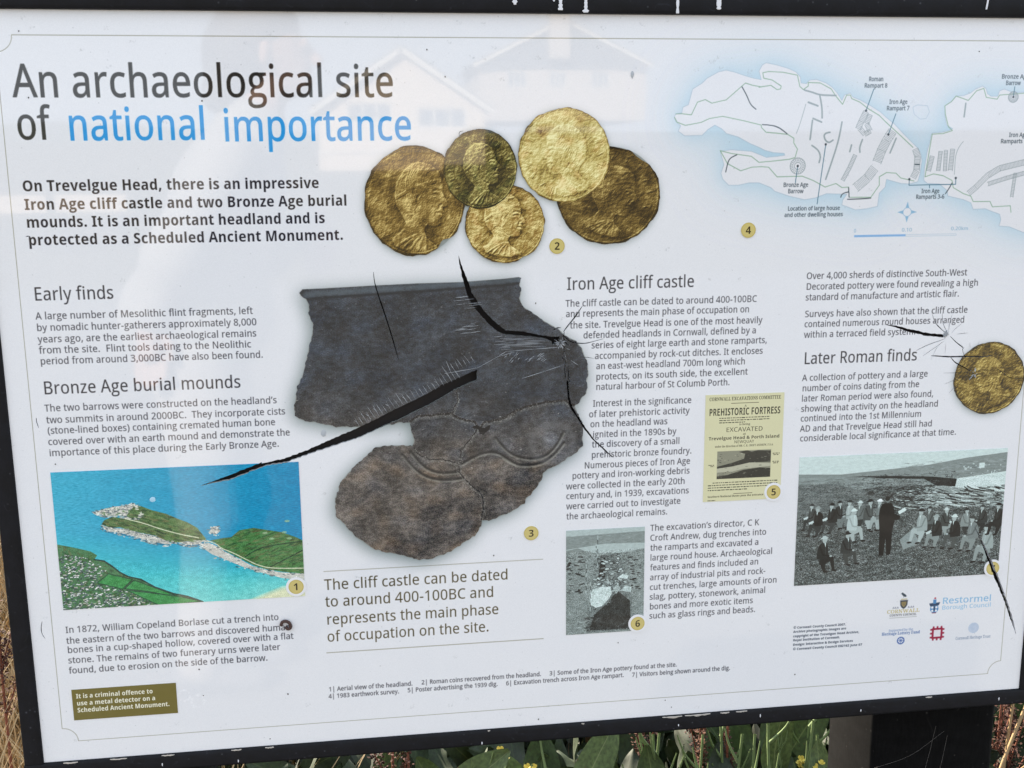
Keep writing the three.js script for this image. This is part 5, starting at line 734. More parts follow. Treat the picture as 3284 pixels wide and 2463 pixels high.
const tube = (pts, r0, seg = 16, rs = 6, r1 = r0) => { const g = new THREE.TubeGeometry(new THREE.CatmullRomCurve3(pts.map((q) => new THREE.Vector3(...q))), seg, 1, rs), cv = new THREE.CatmullRomCurve3(pts.map((q) => new THREE.Vector3(...q))), p = g.attributes.position; for (let j = 0; j <= seg; j++) { const c = cv.getPointAt(j / seg), r = r0 + (r1 - r0) * j / seg; for (let i = 0; i <= rs; i++) { const k = j * (rs + 1) + i; p.setXYZ(k, c.x + (p.getX(k) - c.x) * r, c.y + (p.getY(k) - c.y) * r, c.z + (p.getZ(k) - c.z) * r); } } return g; };
const stemGreen = std({ color: new THREE.Color().setRGB(0.12, 0.17, 0.06), roughness: 0.7 }), stemRed = std({ color: new THREE.Color().setRGB(0.17, 0.055, 0.03), roughness: 0.8 }), stemDry = std({ color: new THREE.Color().setRGB(0.3, 0.2, 0.1), roughness: 0.9 });
// dock: a leaf is given by the middle of its blade (world), its length, half width, lean and turn
function dock(label, base, leaves, group) {
  const t = thing('dock_plant', label, 'plant', base, group);
  for (const [x, y, z, len0, wid0, turn, lean, roll, mi] of leaves) {
    const len = len0 * 0.62, wid = wid0 * 0.56;
    const g = leafGeo(len, wid, rr(0.25, 0.8), rr(0.05, 0.13), rr(-0.3, 0.3)); g.translate(0, -len * 0.5, 0); g.rotateZ(roll); g.rotateX(lean); g.rotateY(turn);
    const foot = new THREE.Vector3(0, -len * 0.5, 0).applyEuler(new THREE.Euler(0, 0, roll)).applyEuler(new THREE.Euler(lean, 0, 0)).applyEuler(new THREE.Euler(0, turn, 0));
    g.translate(x - base[0], y - base[1], z - base[2]);
    const lf = mesh('leaf', g, leafMats[mi], t), f = [x - base[0] + foot.x, y - base[1] + foot.y, z - base[2] + foot.z];
    mesh('stalk', tube([[0, 0, 0], [f[0] * 0.35, f[1] * 0.55, f[2] * 0.35], f], 0.005, 12, 6, 0.0028), stemGreen, lf);
  }
  for (let k = 0; k < 7; k++) { const len = rr(0.07, 0.13), g = leafGeo(len, len * rr(0.26, 0.34), rr(0.3, 0.9), rr(0.06, 0.14), rr(-0.4, 0.4)); g.rotateX(-rr(0.2, 0.9)); g.rotateY(rr(-1.6, 1.6)); const q = [rr(-0.09, 0.09), rr(0.34, 0.56), rr(-0.08, 0.08)]; g.translate(...q); const lf = mesh('leaf', g, leafMats[k === 3 ? 3 : k % 3], t); mesh('stalk', tube([[0, 0, 0], [q[0] * 0.4, q[1] * 0.55, q[2] * 0.4], q], 0.0032, 10, 5, 0.002), stemGreen, lf); }
  return t;
}
reseed(91);
const DG = 'broad leaved dock plants under the board';
dock('dock plant with a wide flat leaf beside the reddish stalk under the board', [-0.03, 0, -0.34], [[-0.035, 0.62, -0.33, 0.17, 0.05, -0.2, -0.55, -0.9, 1], [-0.09, 0.585, -0.38, 0.15, 0.042, 0.4, -0.4, 0.5, 0], [0.005, 0.5, -0.3, 0.22, 0.06, 0.2, -0.7, -0.4, 2], [-0.13, 0.52, -0.3, 0.17, 0.05, -0.4, -0.6, 0.9, 0]]);
dock('dock plant with a grey green leaf spread between the yellow flowers', [0.12, 0, -0.38], [[0.115, 0.6, -0.38, 0.17, 0.05, 0.3, -0.6, -0.75, 1], [0.185, 0.57, -0.36, 0.18, 0.05, -0.3, -0.5, 0.2, 0], [0.055, 0.56, -0.42, 0.2, 0.04, 0, -0.1, 0.1, 1], [0.12, 0.49, -0.3, 0.2, 0.06, 0.1, -0.8, 0.6, 2]]);
dock('dock plant with a tall upright leaf left of the black post', [0.34, 0, -0.4], [[0.352, 0.60, -0.4, 0.19, 0.044, 0.15, -0.25, -0.06, 1], [0.41, 0.595, -0.43, 0.2, 0.05, -0.3, -0.35, -0.5, 0], [0.29, 0.58, -0.46, 0.21, 0.06, 0.3, -0.4, 0.6, 2], [0.44, 0.52, -0.36, 0.2, 0.06, 0, -0.7, 0.3, 0], [0.33, 0.5, -0.33, 0.2, 0.06, 0.2, -0.8, 0.9, 2]]);
dock('dock plant with small leaves among the dry grass under the frame corner', [-0.24, 0, -0.36], [[-0.2, 0.58, -0.36, 0.15, 0.045, 0.3, -0.4, 0.4, 0], [-0.27, 0.56, -0.38, 0.16, 0.05, -0.3, -0.5, -0.5, 2], [-0.15, 0.6, -0.42, 0.12, 0.036, 0.6, -0.4, -0.3, 0]]);
dock('dock plant with dark leaves to the right of the black post', [0.66, 0, -0.5], [[0.67, 0.56, -0.48, 0.2, 0.06, -0.3, -0.4, 0.3, 2], [0.74, 0.52, -0.52, 0.2, 0.06, 0.2, -0.4, -0.5, 0], [0.62, 0.48, -0.4, 0.2, 0.06, 0.2, -0.6, 0.6, 2]]);
dock('dock plant low in the shade behind the flowering stems', [0.22, 0, -0.62], [[0.2, 0.5, -0.62, 0.22, 0.07, 0.1, -0.5, 0.4, 2], [0.3, 0.46, -0.6, 0.22, 0.07, 0.2, -0.4, -0.6, 0], [0.1, 0.44, -0.6, 0.22, 0.07, -0.2, -0.6, 0.1, 2], [0.02, 0.46, -0.64, 0.2, 0.06, 0.3, -0.4, 0.7, 2]]);
// yellow-flowered weed: ribbed stem, upright pods, small four-petalled flowers at the tips
const petalMat = new THREE.MeshPhysicalMaterial({ color: new THREE.Color().setRGB(0.72, 0.58, 0.09), roughness: 0.6, transmission: 0.2, thickness: 0 });
const petalGeo = (() => { const s = new THREE.Shape(); s.moveTo(0, 0); s.bezierCurveTo(0.0016, 0.001, 0.0042, 0.004, 0.0026, 0.0066); s.bezierCurveTo(0.001, 0.0078, -0.001, 0.0078, -0.0026, 0.0066); s.bezierCurveTo(-0.0042, 0.004, -0.0016, 0.001, 0, 0); return new THREE.ExtrudeGeometry(s, { depth: 0.0003, bevelEnabled: false, curveSegments: 5 }).rotateX(-1.1); })();
function flowerGeo() { const gs = []; for (let k = 0; k < 4; k++) gs.push(petalGeo.clone().rotateX(rr(-0.2, 0.3)).rotateY(k * Math.PI / 2 + rr(-0.2, 0.2))); gs.push(new THREE.SphereGeometry(0.0014, 6, 5).toNonIndexed().translate(0, 0.001, 0)); gs.forEach((g) => { g.deleteAttribute('uv'); g.deleteAttribute('normal'); }); const m = mergeGeometries(gs.map((g) => (g.index ? g.toNonIndexed() : g))); m.computeVertexNormals(); return m; }
function weed(label, base, tips, flowers) {
  const t = thing('flowering_weed', label, 'plant', base, 'yellow flowered weeds under the board'), top = tips[0], L = (q) => [q[0] - base[0], q[1] - base[1], q[2] - base[2]];
  const main = L(top); mesh('stem', tube([[0, 0, 0], [main[0] * 0.3 + rr(-0.01, 0.01), main[1] * 0.4, main[2] * 0.3], [main[0] * 0.75, main[1] * 0.75, main[2] * 0.75], main], 0.0032, 24, 6, 0.0013), stemGreen, t);
  tips.slice(1).forEach((q) => { const e = L(q), s = rr(0.72, 0.86), f = [main[0] * s, main[1] * s, main[2] * s]; mesh('branch', tube([f, [(f[0] + e[0]) / 2 + rr(-0.005, 0.005), (f[1] + e[1]) / 2 - 0.006, (f[2] + e[2]) / 2], e], 0.0018, 12, 5, 0.001), stemGreen, t); });
  tips.forEach((q, i) => { const e = L(q); for (let k = 0; k < flowers[i]; k++) { const fl = mesh('flower', flowerGeo(), petalMat, t); fl.position.set(e[0] + rr(-0.007, 0.007), e[1] + rr(-0.005, 0.006), e[2] + rr(-0.006, 0.006)); fl.rotation.set(rr(0.2, 1.1), rr(0, 6), rr(-0.5, 0.5)); fl.scale.setScalar(rr(0.5, 0.75)); }
    for (let k = 0; k < 5; k++) { const s = rr(0.02, 0.09), a = rr(0, 6.28); mesh('seed_pod', tube([[e[0] * (1 - s), e[1] - s * 0.9, e[2] * (1 - s)], [e[0] * (1 - s) + Math.cos(a) * 0.009, e[1] - s * 0.9 + 0.012, e[2] * (1 - s) + Math.sin(a) * 0.009], [e[0] * (1 - s) + Math.cos(a) * 0.012, e[1] - s * 0.9 + 0.03, e[2] * (1 - s) + Math.sin(a) * 0.012]], 0.0012, 6, 5, 0.0006), stemGreen, t); } });
  for (let k = 0; k < 6; k++) { const s = rr(0.5, 0.9), g = leafGeo(rr(0.035, 0.07), rr(0.004, 0.009), rr(0.2, 0.9), 0.1); g.rotateX(-rr(0.4, 0.9)); g.rotateY(rr(0, 6.28)); g.translate(main[0] * s, main[1] * s, main[2] * s); mesh('leaf', g, leafMats[k % 2], t); }
}
reseed(95);
weed('yellow flowered weed left of the broad leaf under the middle of the board', [0.0, 0, -0.36], [[-0.004, 0.625, -0.36], [0.012, 0.585, -0.35], [0.002, 0.56, -0.33]], [3, 4, 2]);
weed('weed with one small yellow flower against the bright green blade', [0.03, 0, -0.37], [[0.032, 0.612, -0.36], [0.052, 0.59, -0.37]], [2, 0]);
weed('yellow flowered weed next to the tall upright dock leaf', [0.38, 0, -0.38], [[0.378, 0.582, -0.36], [0.35, 0.62, -0.38]], [4, 0]);
weed('yellow flowered weed with paired flower heads near the black post', [0.41, 0, -0.37], [[0.412, 0.585, -0.36], [0.395, 0.588, -0.35], [0.426, 0.572, -0.35]], [4, 2, 2]);
weed('yellow flowered weed at the foot of the black post', [0.46, 0, -0.36], [[0.458, 0.552, -0.36], [0.44, 0.6, -0.36]], [5, 0]);
for (const [x, z, dx] of [[-0.06, -0.33, 0.03], [0.07, -0.36, -0.02], [0.135, -0.34, 0.02], [0.34, -0.33, -0.02], [0.36, -0.35, 0.02], [0.43, -0.4, -0.02], [0.165, -0.37, 0.03], [0.205, -0.36, -0.02], [0.235, -0.38, 0.02], [0.27, -0.37, 0.03], [0.31, -0.4, -0.03], [0.3, -0.36, 0.015], [0.39, -0.42, 0.02]]) {
  const t = thing('green_seed_stem', 'slender green stem with narrow side shoots under the bottom rail', 'plant', [x, 0, z], 'slender green stems under the rail'), h = rr(0.6, 0.66);
  mesh('stem', tube([[0, 0, 0], [dx * 0.3, h * 0.5, 0], [dx, h, rr(-0.01, 0.01)]], 0.003, 18, 6, 0.0016), stemGreen, t);
  for (let k = 0; k < 7; k++) { const s = rr(0.6, 0.98), a = rr(0, 6.28), l = rr(0.03, 0.07); mesh('shoot', tube([[dx * s * s, h * s, 0], [dx * s * s + Math.cos(a) * l * 0.4, h * s + l * 0.5, Math.sin(a) * l * 0.3], [dx * s * s + Math.cos(a) * l * 0.6, h * s + l, Math.sin(a) * l * 0.4]], 0.0022, 8, 5, 0.0008), stemGreen, t); }
}
// dock seed heads: rusty stalks crusted with papery seeds
const seedMats = [[0.05, 0.016, 0.009], [0.07, 0.026, 0.012], [0.034, 0.011, 0.007]].map((q) => std({ color: new THREE.Color().setRGB(...q), roughness: 0.9 }));
function seedHead(label, base, top, side, dense) {
  const t = thing('dock_seed_head', label, 'plant', base, 'rusty dock seed heads'), e = [top[0] - base[0], top[1] - base[1], top[2] - base[2]];
  mesh('stalk', tube([[0, 0, 0], [e[0] * 0.4, e[1] * 0.5, e[2] * 0.4], e], 0.0035, 18, 6, 0.0015), stemRed, t);
  for (let b = 0; b <= side; b++) {
    const s0 = b ? rr(0.72, 0.92) : 0.78, o = [e[0] * s0, e[1] * s0, e[2] * s0], l = b ? rr(0.05, 0.1) : e[1] * 0.24, d = b ? new THREE.Vector3(rr(-0.6, 0.6), 1, rr(-0.4, 0.4)).normalize() : new THREE.Vector3(...e).normalize(), gs = [];
    if (b) mesh('branch', tube([o, [o[0] + d.x * l * 0.5, o[1] + d.y * l * 0.5, o[2] + d.z * l * 0.5], [o[0] + d.x * l, o[1] + d.y * l, o[2] + d.z * l]], 0.0015, 8, 5, 0.0008), stemRed, t);
    for (let k = 0; k < dense; k++) { const s = rr(0, 1) * l, a = rr(0, 6.28), r = rr(0.002, 0.009), g = new THREE.CircleGeometry(rr(0.001, 0.0022), 6); g.scale(1, rr(0.8, 1.4), 1); g.rotateX(rr(0, 3)); g.rotateY(rr(0, 6)); g.translate(o[0] + d.x * s + Math.cos(a) * r, o[1] + d.y * s + rr(-0.004, 0.004), o[2] + d.z * s + Math.sin(a) * r); gs.push(g); }
    const m = mesh('seed_cluster', mergeGeometries(gs), seedMats[b % 3], t);
  }
}
reseed(97);
seedHead('rusty dock seed head under the frame, left of the wide leaf', [-0.15, 0, -0.4], [-0.135, 0.66, -0.38], 3, 150);
seedHead('thick rusty dock seed head beside the first dock leaf', [-0.11, 0, -0.36], [-0.118, 0.64, -0.36], 3, 150);
seedHead('rusty dock seed head behind the slender green stems', [0.2, 0, -0.44], [0.185, 0.66, -0.42], 3, 120);
seedHead('dark rusty seed head left of the tall dock leaf', [0.3, 0, -0.42], [0.292, 0.63, -0.4], 4, 170);
seedHead('second dark rusty seed head close to the tall dock leaf', [0.265, 0, -0.44], [0.27, 0.61, -0.43], 4, 170);
seedHead('rusty seed head right of the post, beside dry stalks', [0.7, 0, -0.42], [0.685, 0.66, -0.4], 4, 150);
seedHead('tall rusty seed head at the outer side of the post', [0.66, 0, -0.4], [0.655, 0.64, -0.38], 4, 150);
seedHead('rusty seed head among straw beyond the left rail', [-0.66, 0, -0.62], [-0.65, 0.78, -0.6], 3, 150);
// dry stalks by the post
for (const [a, b, c] of [[[0.41, 0.565, -0.3], [0.45, 0.53, -0.28], 0.003], [[0.42, 0.585, -0.3], [0.47, 0.555, -0.29], 0.0032], [[0.58, 0.6, -0.25], [0.62, 0.622, -0.26], 0.0014], [[0.62, 0.5, -0.34], [0.7, 0.66, -0.38], 0.003], [[0.65, 0.5, -0.36], [0.672, 0.65, -0.38], 0.0026]]) {
  const base = [a[0] - (b[0] - a[0]) * 0.4, 0, a[2]], t = thing('dry_stalk', 'straw coloured broken dry stalk leaning near the black post', 'plant', base, 'dry stalks near the post'); mesh('stem', tube([[0, 0, 0], [a[0] - base[0], a[1], a[2] - base[2]], [b[0] - base[0], b[1], b[2] - base[2]]], c, 18, 6, c * 0.7), stemDry, t);
}
// grass: dry straw and green under-growth, nobody could count it
function bladeGeo(w, lean) { const n = 5, pos = [], idx = []; for (let j = 0; j <= n; j++) { const t = j / n, ww = w * (1 - t * t), y = t * (1 - 0.25 * lean * t), z = lean * t * t * 0.6; pos.push(-ww, y, z, ww, y, z); } for (let j = 0; j < n; j++) { const a = j * 2; idx.push(a, a + 1, a + 3, a, a + 3, a + 2); } const g = new THREE.BufferGeometry(); g.setAttribute('position', new THREE.Float32BufferAttribute(pos, 3)); g.setIndex(idx); g.computeVertexNormals(); return g; }
function grass(name, label, count, place, tint, w, lean) {
  const im = new THREE.InstancedMesh(bladeGeo(w, lean), std({ color: 0xffffff, roughness: 0.7 }), count), o = new THREE.Object3D(), c = new THREE.Color();
  for (let i = 0; i < count; i++) { const [x, z, h] = place(); o.position.set(x, -0.04, z); o.rotation.set(rr(-0.35, 0.35), rr(0, 6.28), rr(-0.35, 0.35)); o.scale.set(h * rr(0.7, 1.3), h, h); o.updateMatrix(); im.setMatrixAt(i, o.matrix); im.setColorAt(i, c.setRGB(...tint())); }
  im.name = numbered(name); im.castShadow = im.receiveShadow = true; tag(im, label, 'grass', null, 'stuff'); scene.add(im); return im;
}
reseed(99);
grass('dry_grass', 'tall straw coloured dry grass behind the board', 15000, () => { const k = rnd(); if (k < 0.62) return [rr(-1.5, -0.36), rr(-2.2, -0.22), rr(0.45, 0.86)]; if (k < 0.8) return [rr(-0.5, -0.12), rr(-0.7, -0.2), rr(0.4, 0.64)]; return [rr(0.5, 1.3), rr(-1.5, -0.25), rr(0.35, 0.6)]; }, () => { const k = rr(0.6, 1.15); return [0.36 * k, 0.26 * k, 0.135 * k]; }, 0.0035, 0.5);
grass('green_grass', 'rough green grass growing round the foot of the board', 16000, () => [rr(-2.6, 2.4), rr(-4, 0.12), rr(0.2, 0.5)], () => { const k = rr(0.5, 1.1); return [0.055 * k, 0.08 * k, 0.028 * k]; }, 0.008, 0.7);
{ const g0 = leafGeo(0.09, 0.022, 0.6, 0.1), n = 6000, im = new THREE.InstancedMesh(g0, leafMats[2], n), o = new THREE.Object3D(), cc = new THREE.Color(); reseed(103); for (let i = 0; i < n; i++) { o.position.set(rr(-0.45, 1.1), rr(0.12, 0.58) - 0.04, rr(-1.1, -0.3)); o.rotation.set(rr(-1.4, 0.4), rr(-3, 3), rr(-1.2, 1.2)); o.scale.setScalar(rr(0.5, 1.3)); o.updateMatrix(); im.setMatrixAt(i, o.matrix); const k = rr(0.25, 0.9); im.setColorAt(i, cc.setRGB(k * rr(0.9, 1.2), k, k)); } im.name = 'undergrowth'; tag(im, 'tangle of small dark leaves under the dock plants', 'undergrowth', null, 'stuff'); im.castShadow = im.receiveShadow = true; scene.add(im); }
grass('weed_stems', 'thin green weed stems tangled under the bottom rail', 900, () => [rr(-0.3, 0.62), rr(-0.5, -0.26), rr(0.5, 0.68)], () => { const k = rr(0.5, 1.2); return [0.11 * k, 0.145 * k, 0.055 * k]; }, 0.0032, 0.35);
grass('dead_stems', 'thin dead brown stems tangled under the bottom rail', 420, () => [rr(-0.34, 0.75), rr(-0.55, -0.26), rr(0.48, 0.66)], () => { const k = rr(0.5, 1.2); return [0.26 * k, 0.17 * k, 0.09 * k]; }, 0.0022, 0.8);
// spider threads across the post
{ const web = thing('cobweb', 'torn pale cobweb threads stretched across the black post', 'cobweb', [0.31, 0.7, -0.033]), wm = std({ color: new THREE.Color().setRGB(0.12, 0.11, 0.1), roughness: 0.6 }), T = (a, b, r = 0.0001) => { const mid = [(a[0] + b[0]) / 2, (a[1] + b[1]) / 2 - 0.005, (a[2] + b[2]) / 2 + 0.002]; mesh('thread', tube([a, mid, b], r, 8, 4), wm, web); };
  T([-0.006, 0.075, 0], [0.058, 0.11, 0.005], 0.00011); T([-0.008, 0.03, 0], [0.06, 0.06, 0.005], 0.00011); T([0.0, 0.005, 0], [0.058, 0.035, 0.005]); T([0.05, 0.115, 0.004], [0.03, 0.04, 0.006], 0.00012); T([0.062, 0.105, 0.004], [0.048, 0.05, 0.006], 0.00012);
    for (let k = 0; k < 9; k++) { const x = 0.028 + k * 0.0045; T([x, 0.055 + k * 0.001, 0.004], [x - 0.005, 0.015 + k * 0.0015, 0.005], 0.00006); } for (let k = 0; k < 4; k++) T([0.026, 0.02 + k * 0.009, 0.005], [0.066, 0.03 + k * 0.009, 0.005], 0.00006);
}

// ------------------------------------------------------------------ what the acrylic mirrors: the visitor reading the board, the houses and fences across the lane
const sd = (p, a, b, ra, rb) => { const bx = b[0] - a[0], by = b[1] - a[1], bz = b[2] - a[2], px = p[0] - a[0], py = p[1] - a[1], pz = p[2] - a[2], h = Math.max(0, Math.min(1, (px * bx + py * by + pz * bz) / (bx * bx + by * by + bz * bz + 1e-9))); return Math.hypot(px - bx * h, py - by * h, pz - bz * h) - (ra + (rb - ra) * h); };
function skin(bones, box, res, k = 0.03) { // box: centre and half size
  const mc = new MarchingCubes(res, new THREE.MeshBasicMaterial(), false, false, 120000), [cx, cy, cz, s] = box; mc.isolation = 0;
  for (let z = 0; z < res; z++) for (let y = 0; y < res; y++) for (let x = 0; x < res; x++) { const p = [cx + (x / (res / 2) - 1) * s, cy + (y / (res / 2) - 1) * s, cz + (z / (res / 2) - 1) * s]; let d = 1e3; for (const b of bones) { const e = sd(p, b[0], b[1], b[2], b[3]), h = Math.max(0, k - Math.abs(d - e)) / k; d = Math.min(d, e) - h * h * k * 0.25; } mc.field[x + y * res + z * res * res] = -d; }
  mc.update(); const n = mc.count, g = new THREE.BufferGeometry(); g.setAttribute('position', new THREE.BufferAttribute(mc.positionArray.slice(0, n * 3), 3)); const m = mergeVertices(g, 1e-5); m.scale(s, s, s); m.translate(cx, cy, cz); m.computeVertexNormals(); return m;
}
{
  const P = thing('person', 'person standing sideways in front of the board in a pale knee length coat', 'person', [-0.57, 0, 1.92]);
  const skinM = std({ color: new THREE.Color().setRGB(0.36, 0.22, 0.17), roughness: 0.6 }), coatM = std({ color: new THREE.Color().setRGB(0.26, 0.255, 0.25), roughness: 0.9 }), trM = std({ color: new THREE.Color().setRGB(0.3, 0.28, 0.27), roughness: 0.9 }), hairM = std({ color: new THREE.Color().setRGB(0.03, 0.022, 0.02), roughness: 0.7 }), shoeM = std({ color: new THREE.Color().setRGB(0.08, 0.08, 0.09), roughness: 0.6 });
  // joints, local; the person faces +x and leans that way to read, the board is towards -z
  const neck = [0.16, 1.42, 0], head = [0.22, 1.6, -0.01], chest = [0.1, 1.26, 0], hip = [0.0, 0.95, 0], sh = [[0.12, 1.35, -0.17], [0.12, 1.35, 0.17]], elb = [[-0.01, 1.13, -0.21], [0.16, 1.1, 0.24]], wr = [[-0.075, 0.985, -0.19], [0.3, 1.2, 0.16]];
  const hand = (w, s) => { const b = [[w, [w[0], w[1] - 0.07, w[2]], 0.026, 0.03]]; for (let i = 0; i < 4; i++) { const q = (i - 1.5) * 0.019, k = [w[0] + q, w[1] - 0.085, w[2]], L = [0.03, 0.036, 0.034, 0.026][i]; b.push([k, [k[0], k[1] - L, k[2] - s * 0.004], 0.0095, 0.009], [[k[0], k[1] - L, k[2] - s * 0.004], [k[0], k[1] - L * 1.8, k[2] - s * 0.016], 0.009, 0.0078]); } b.push([[w[0] + 0.026, w[1] - 0.02, w[2]], [w[0] + 0.046, w[1] - 0.06, w[2] - s * 0.01], 0.011, 0.0095], [[w[0] + 0.046, w[1] - 0.06, w[2] - s * 0.01], [w[0] + 0.046, w[1] - 0.088, w[2] - s * 0.014], 0.0095, 0.008]); return b; };
  const legs = [-0.075, 0.075].flatMap((z, i) => [[[0.0, 0.9, z], [0.02 + i * 0.05, 0.48, z], 0.09, 0.062], [[0.02 + i * 0.05, 0.48, z], [-0.03 + i * 0.05, 0.09, z], 0.058, 0.042]]), trunk = [[neck, chest, 0.07, 0.115], [[0.11, 1.32, -0.1], [0.11, 1.32, 0.1], 0.075, 0.075], [chest, hip, 0.115, 0.13]];
  const body = [[neck, [0.2, 1.5, -0.005], 0.054, 0.052], [head, [0.205, 1.625, -0.01], 0.078, 0.086], [[0.28, 1.525, -0.012], [0.27, 1.545, -0.012], 0.036, 0.046], ...trunk, ...legs]; for (const i of [0, 1]) body.push([sh[i], elb[i], 0.05, 0.042], [elb[i], wr[i], 0.04, 0.027]);
  const parts = [skin(body, [0.1, 0.88, 0, 0.9], 84)]; for (const i of [0, 1]) parts.push(skin([[elb[i], wr[i], 0.04, 0.027], ...hand(wr[i], i ? -1 : 1)], [wr[i][0], wr[i][1] - 0.05, wr[i][2], 0.13], 56, 0.008));
  parts.push(skin([[[0.305, 1.6, -0.012], [0.325, 1.575, -0.012], 0.01, 0.015], [[0.21, 1.6, -0.09], [0.205, 1.57, -0.092], 0.014, 0.01], [[0.305, 1.54, -0.03], [0.305, 1.54, 0.006], 0.007, 0.007], [[0.297, 1.612, -0.04], [0.297, 1.612, -0.042], 0.011, 0.011], [[0.297, 1.612, 0.016], [0.297, 1.612, 0.018], 0.011, 0.011]], [0.26, 1.58, -0.02, 0.13], 50, 0.01));
  mesh('body', mergeGeometries(parts.map((q) => { q.deleteAttribute('uv'); return q; })), skinM, P);
  mesh('hair', skin([[[0.19, 1.65, -0.01], [0.15, 1.6, -0.01], 0.096, 0.092], [[0.14, 1.58, -0.02], [0.1, 1.5, -0.02], 0.07, 0.05]], [0.16, 1.6, -0.01, 0.22], 48, 0.03), hairM, P);
  mesh('coat', skin([...trunk.map(([a, b, r, q]) => [a, b, r + 0.015, q + 0.015]), [hip, [-0.01, 0.98, 0], 0.15, 0.15], [[-0.03, 0.97, -0.05], [0.05, 0.97, 0.05], 0.14, 0.14], [sh[0], elb[0], 0.07, 0.062], [elb[0], [-0.065, 1.005, -0.192], 0.058, 0.05], [sh[1], elb[1], 0.07, 0.062], [elb[1], [0.28, 1.18, 0.165], 0.056, 0.048]], [0.08, 1.14, 0, 0.42], 72, 0.04), coatM, P);
  mesh('trousers', skin(legs.map(([a, b, r, q]) => [a, b, r + 0.014, q + 0.02]).concat([[[0, 0.9, -0.05], [0, 0.9, 0.05], 0.11, 0.11]]), [0.02, 0.54, 0, 0.56], 64, 0.03), trM, P);
  for (const [x, z] of [[-0.03, -0.075], [0.02, 0.075]]) mesh('shoe', skin([[[x - 0.04, 0.05, z], [x + 0.14, 0.035, z], 0.045, 0.034]], [x + 0.04, 0.05, z, 0.16], 40), shoeM, P);
}
const cream = std({ color: new THREE.Color().setRGB(0.52, 0.44, 0.36), roughness: 0.95 }), slate = std({ color: new THREE.Color().setRGB(0.06, 0.066, 0.08), roughness: 0.8 }), trimM = std({ color: new THREE.Color().setRGB(0.55, 0.52, 0.48), roughness: 0.7 }), paneM = new THREE.MeshPhysicalMaterial({ color: new THREE.Color().setRGB(0.1, 0.12, 0.15), roughness: 0.08 });
const box = (w, h, d, x, y, z) => new THREE.BoxGeometry(w, h, d).translate(x, y, z);
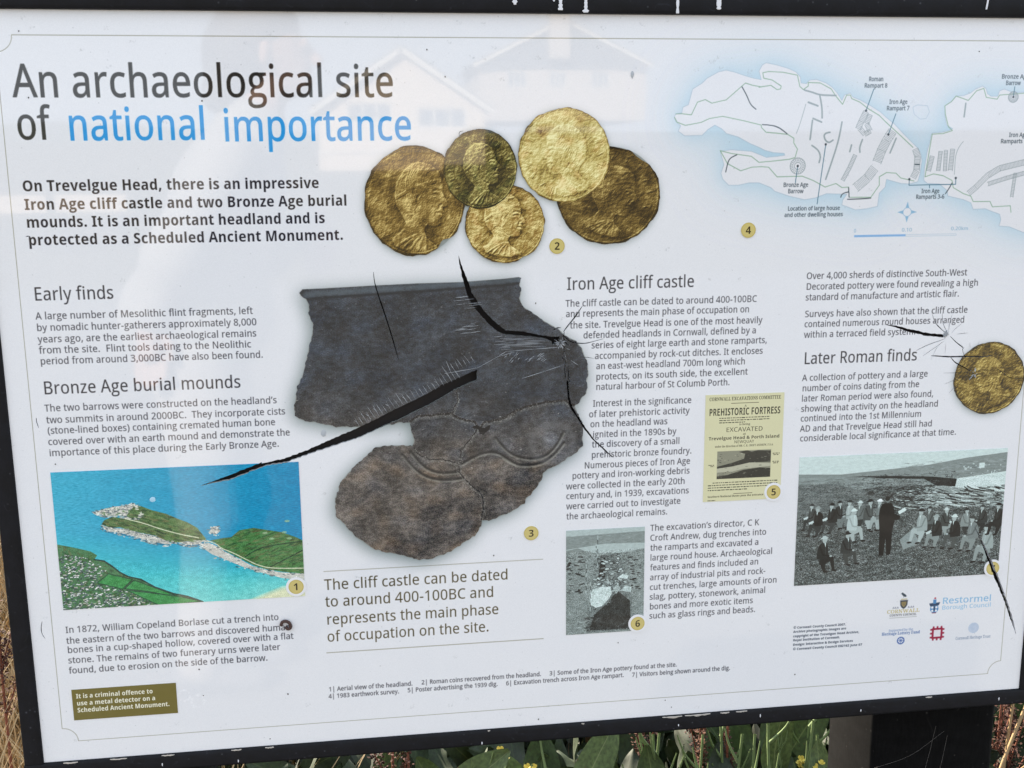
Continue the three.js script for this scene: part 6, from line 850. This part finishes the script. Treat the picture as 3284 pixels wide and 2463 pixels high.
function house(label, x, y, z, w, eave, apex, depth, wins, chimney, wallM) { // gable end faces the lane (-z)
  const t = thing('house', label, 'house', [x, y, z]), s = new THREE.Shape([[-w / 2, -0.8], [w / 2, -0.8], [w / 2, eave], [0, apex], [-w / 2, eave]].map((q) => new THREE.Vector2(...q)));
  for (const [a, b, c, d] of wins) s.holes.push(new THREE.Path([[a, b], [a, d], [c, d], [c, b]].map((q) => new THREE.Vector2(...q))));
  mesh('wall', new THREE.ExtrudeGeometry(s, { depth, bevelEnabled: false }), wallM, t);
  const roof = [], L = Math.hypot(w / 2 + 0.45, (apex - eave) * (1 + 0.9 / w)), an = Math.atan2(apex - eave, w / 2);
  for (const q of [-1, 1]) { const g = new THREE.BoxGeometry(L, 0.14, depth + 0.7); g.translate(-L / 2, 0.08, 0); if (q < 0) g.rotateY(0); g.rotateZ(an); const m = q < 0 ? g : g.clone().rotateY(Math.PI); m.translate(0, apex + 0.02, depth / 2); roof.push(m); }
  const rf = mesh('roof', mergeGeometries(roof), slate, t); if (chimney) mesh('chimney', box(...chimney), wallM, rf);
  for (const q of [-1, 1]) { const g = new THREE.BoxGeometry(L, 0.24, 0.06).translate(-L / 2, -0.06, -0.38); g.rotateZ(an); const m = q < 0 ? g : g.rotateY(Math.PI).translate(0, 0, -0.76); m.translate(0, apex, 0); mesh('bargeboard', m, trimM, t); }
  for (const [a, b, c, d] of wins) { const f = mesh('window', mergeGeometries([box(c - a, 0.09, 0.12, (a + c) / 2, b + 0.045, 0.1), box(c - a, 0.09, 0.12, (a + c) / 2, d - 0.045, 0.1), ...[0, 1 / 3, 2 / 3, 1].map((q) => box(0.09, d - b - 0.18, 0.12, a + 0.045 + (c - a - 0.09) * q, (b + d) / 2, 0.1))]), trimM, t); mesh('pane', box(c - a, d - b, 0.02, (a + c) / 2, (b + d) / 2, 0.16), paneM, f); }
  return t;
}
house('cream gabled house with two wide windows across the lane', 1.92, 1.55, 55, 8.2, 2.7, 5.42, 9, [[-2.7, 1.85, -0.5, 2.85], [0.75, 1.6, 3.2, 2.6]], null, cream);
const bigHouse = house('large pale house with a dark roof and tall chimney up the hill', 14.2, 5.2, 78, 12, 3.2, 6.1, 12, [[-4, 1.4, -2.6, 2.6], [-1, 1.4, 0.2, 2.6], [2, 1.4, 3.4, 2.6]], [1.4, 3.2, 0.9, -0.4, 5, -0.5], std({ color: new THREE.Color().setRGB(0.38, 0.33, 0.29), roughness: 0.95 }));
mesh('tile_hung_gable', new THREE.ExtrudeGeometry(new THREE.Shape([[-6, 2.5], [-3.4, 2.75], [3.4, 2.75], [6, 2.5], [6, 3.15], [0, 6.0], [-6, 3.15]].map((q) => new THREE.Vector2(...q))), { depth: 0.1, bevelEnabled: false }).translate(0, 0, -0.105), slate, bigHouse);
{ const t = thing('garden_wall', 'low cream garden wall in front of the gabled house', 'wall', [0.7, 0.9, 49]); mesh('wall', box(5.4, 1.0, 0.3, 0, 0.5, 0), cream, t); mesh('coping', box(5.5, 0.08, 0.42, 0, 1.04, 0), trimM, t); }
for (const [x0, x1] of [[-9.2, -5.26], [-5.12, -4.0]]) { const w = x1 - x0, t = thing('boarded_fence', 'pale boarded fence panel on dark posts across the lane', 'fence', [(x0 + x1) / 2, 0, 18], 'fence panels across the lane'); for (const k of [0, 1]) mesh('board', box(w, 0.135, 0.03, 0, 0.7 + k * 0.143, 0), cream, t); for (const q of [-1, 1]) mesh('post', box(0.09, 0.95, 0.09, q * (w / 2 - 0.1), 0.475, 0.062), slate, t); }

renderer.render(scene, camera);
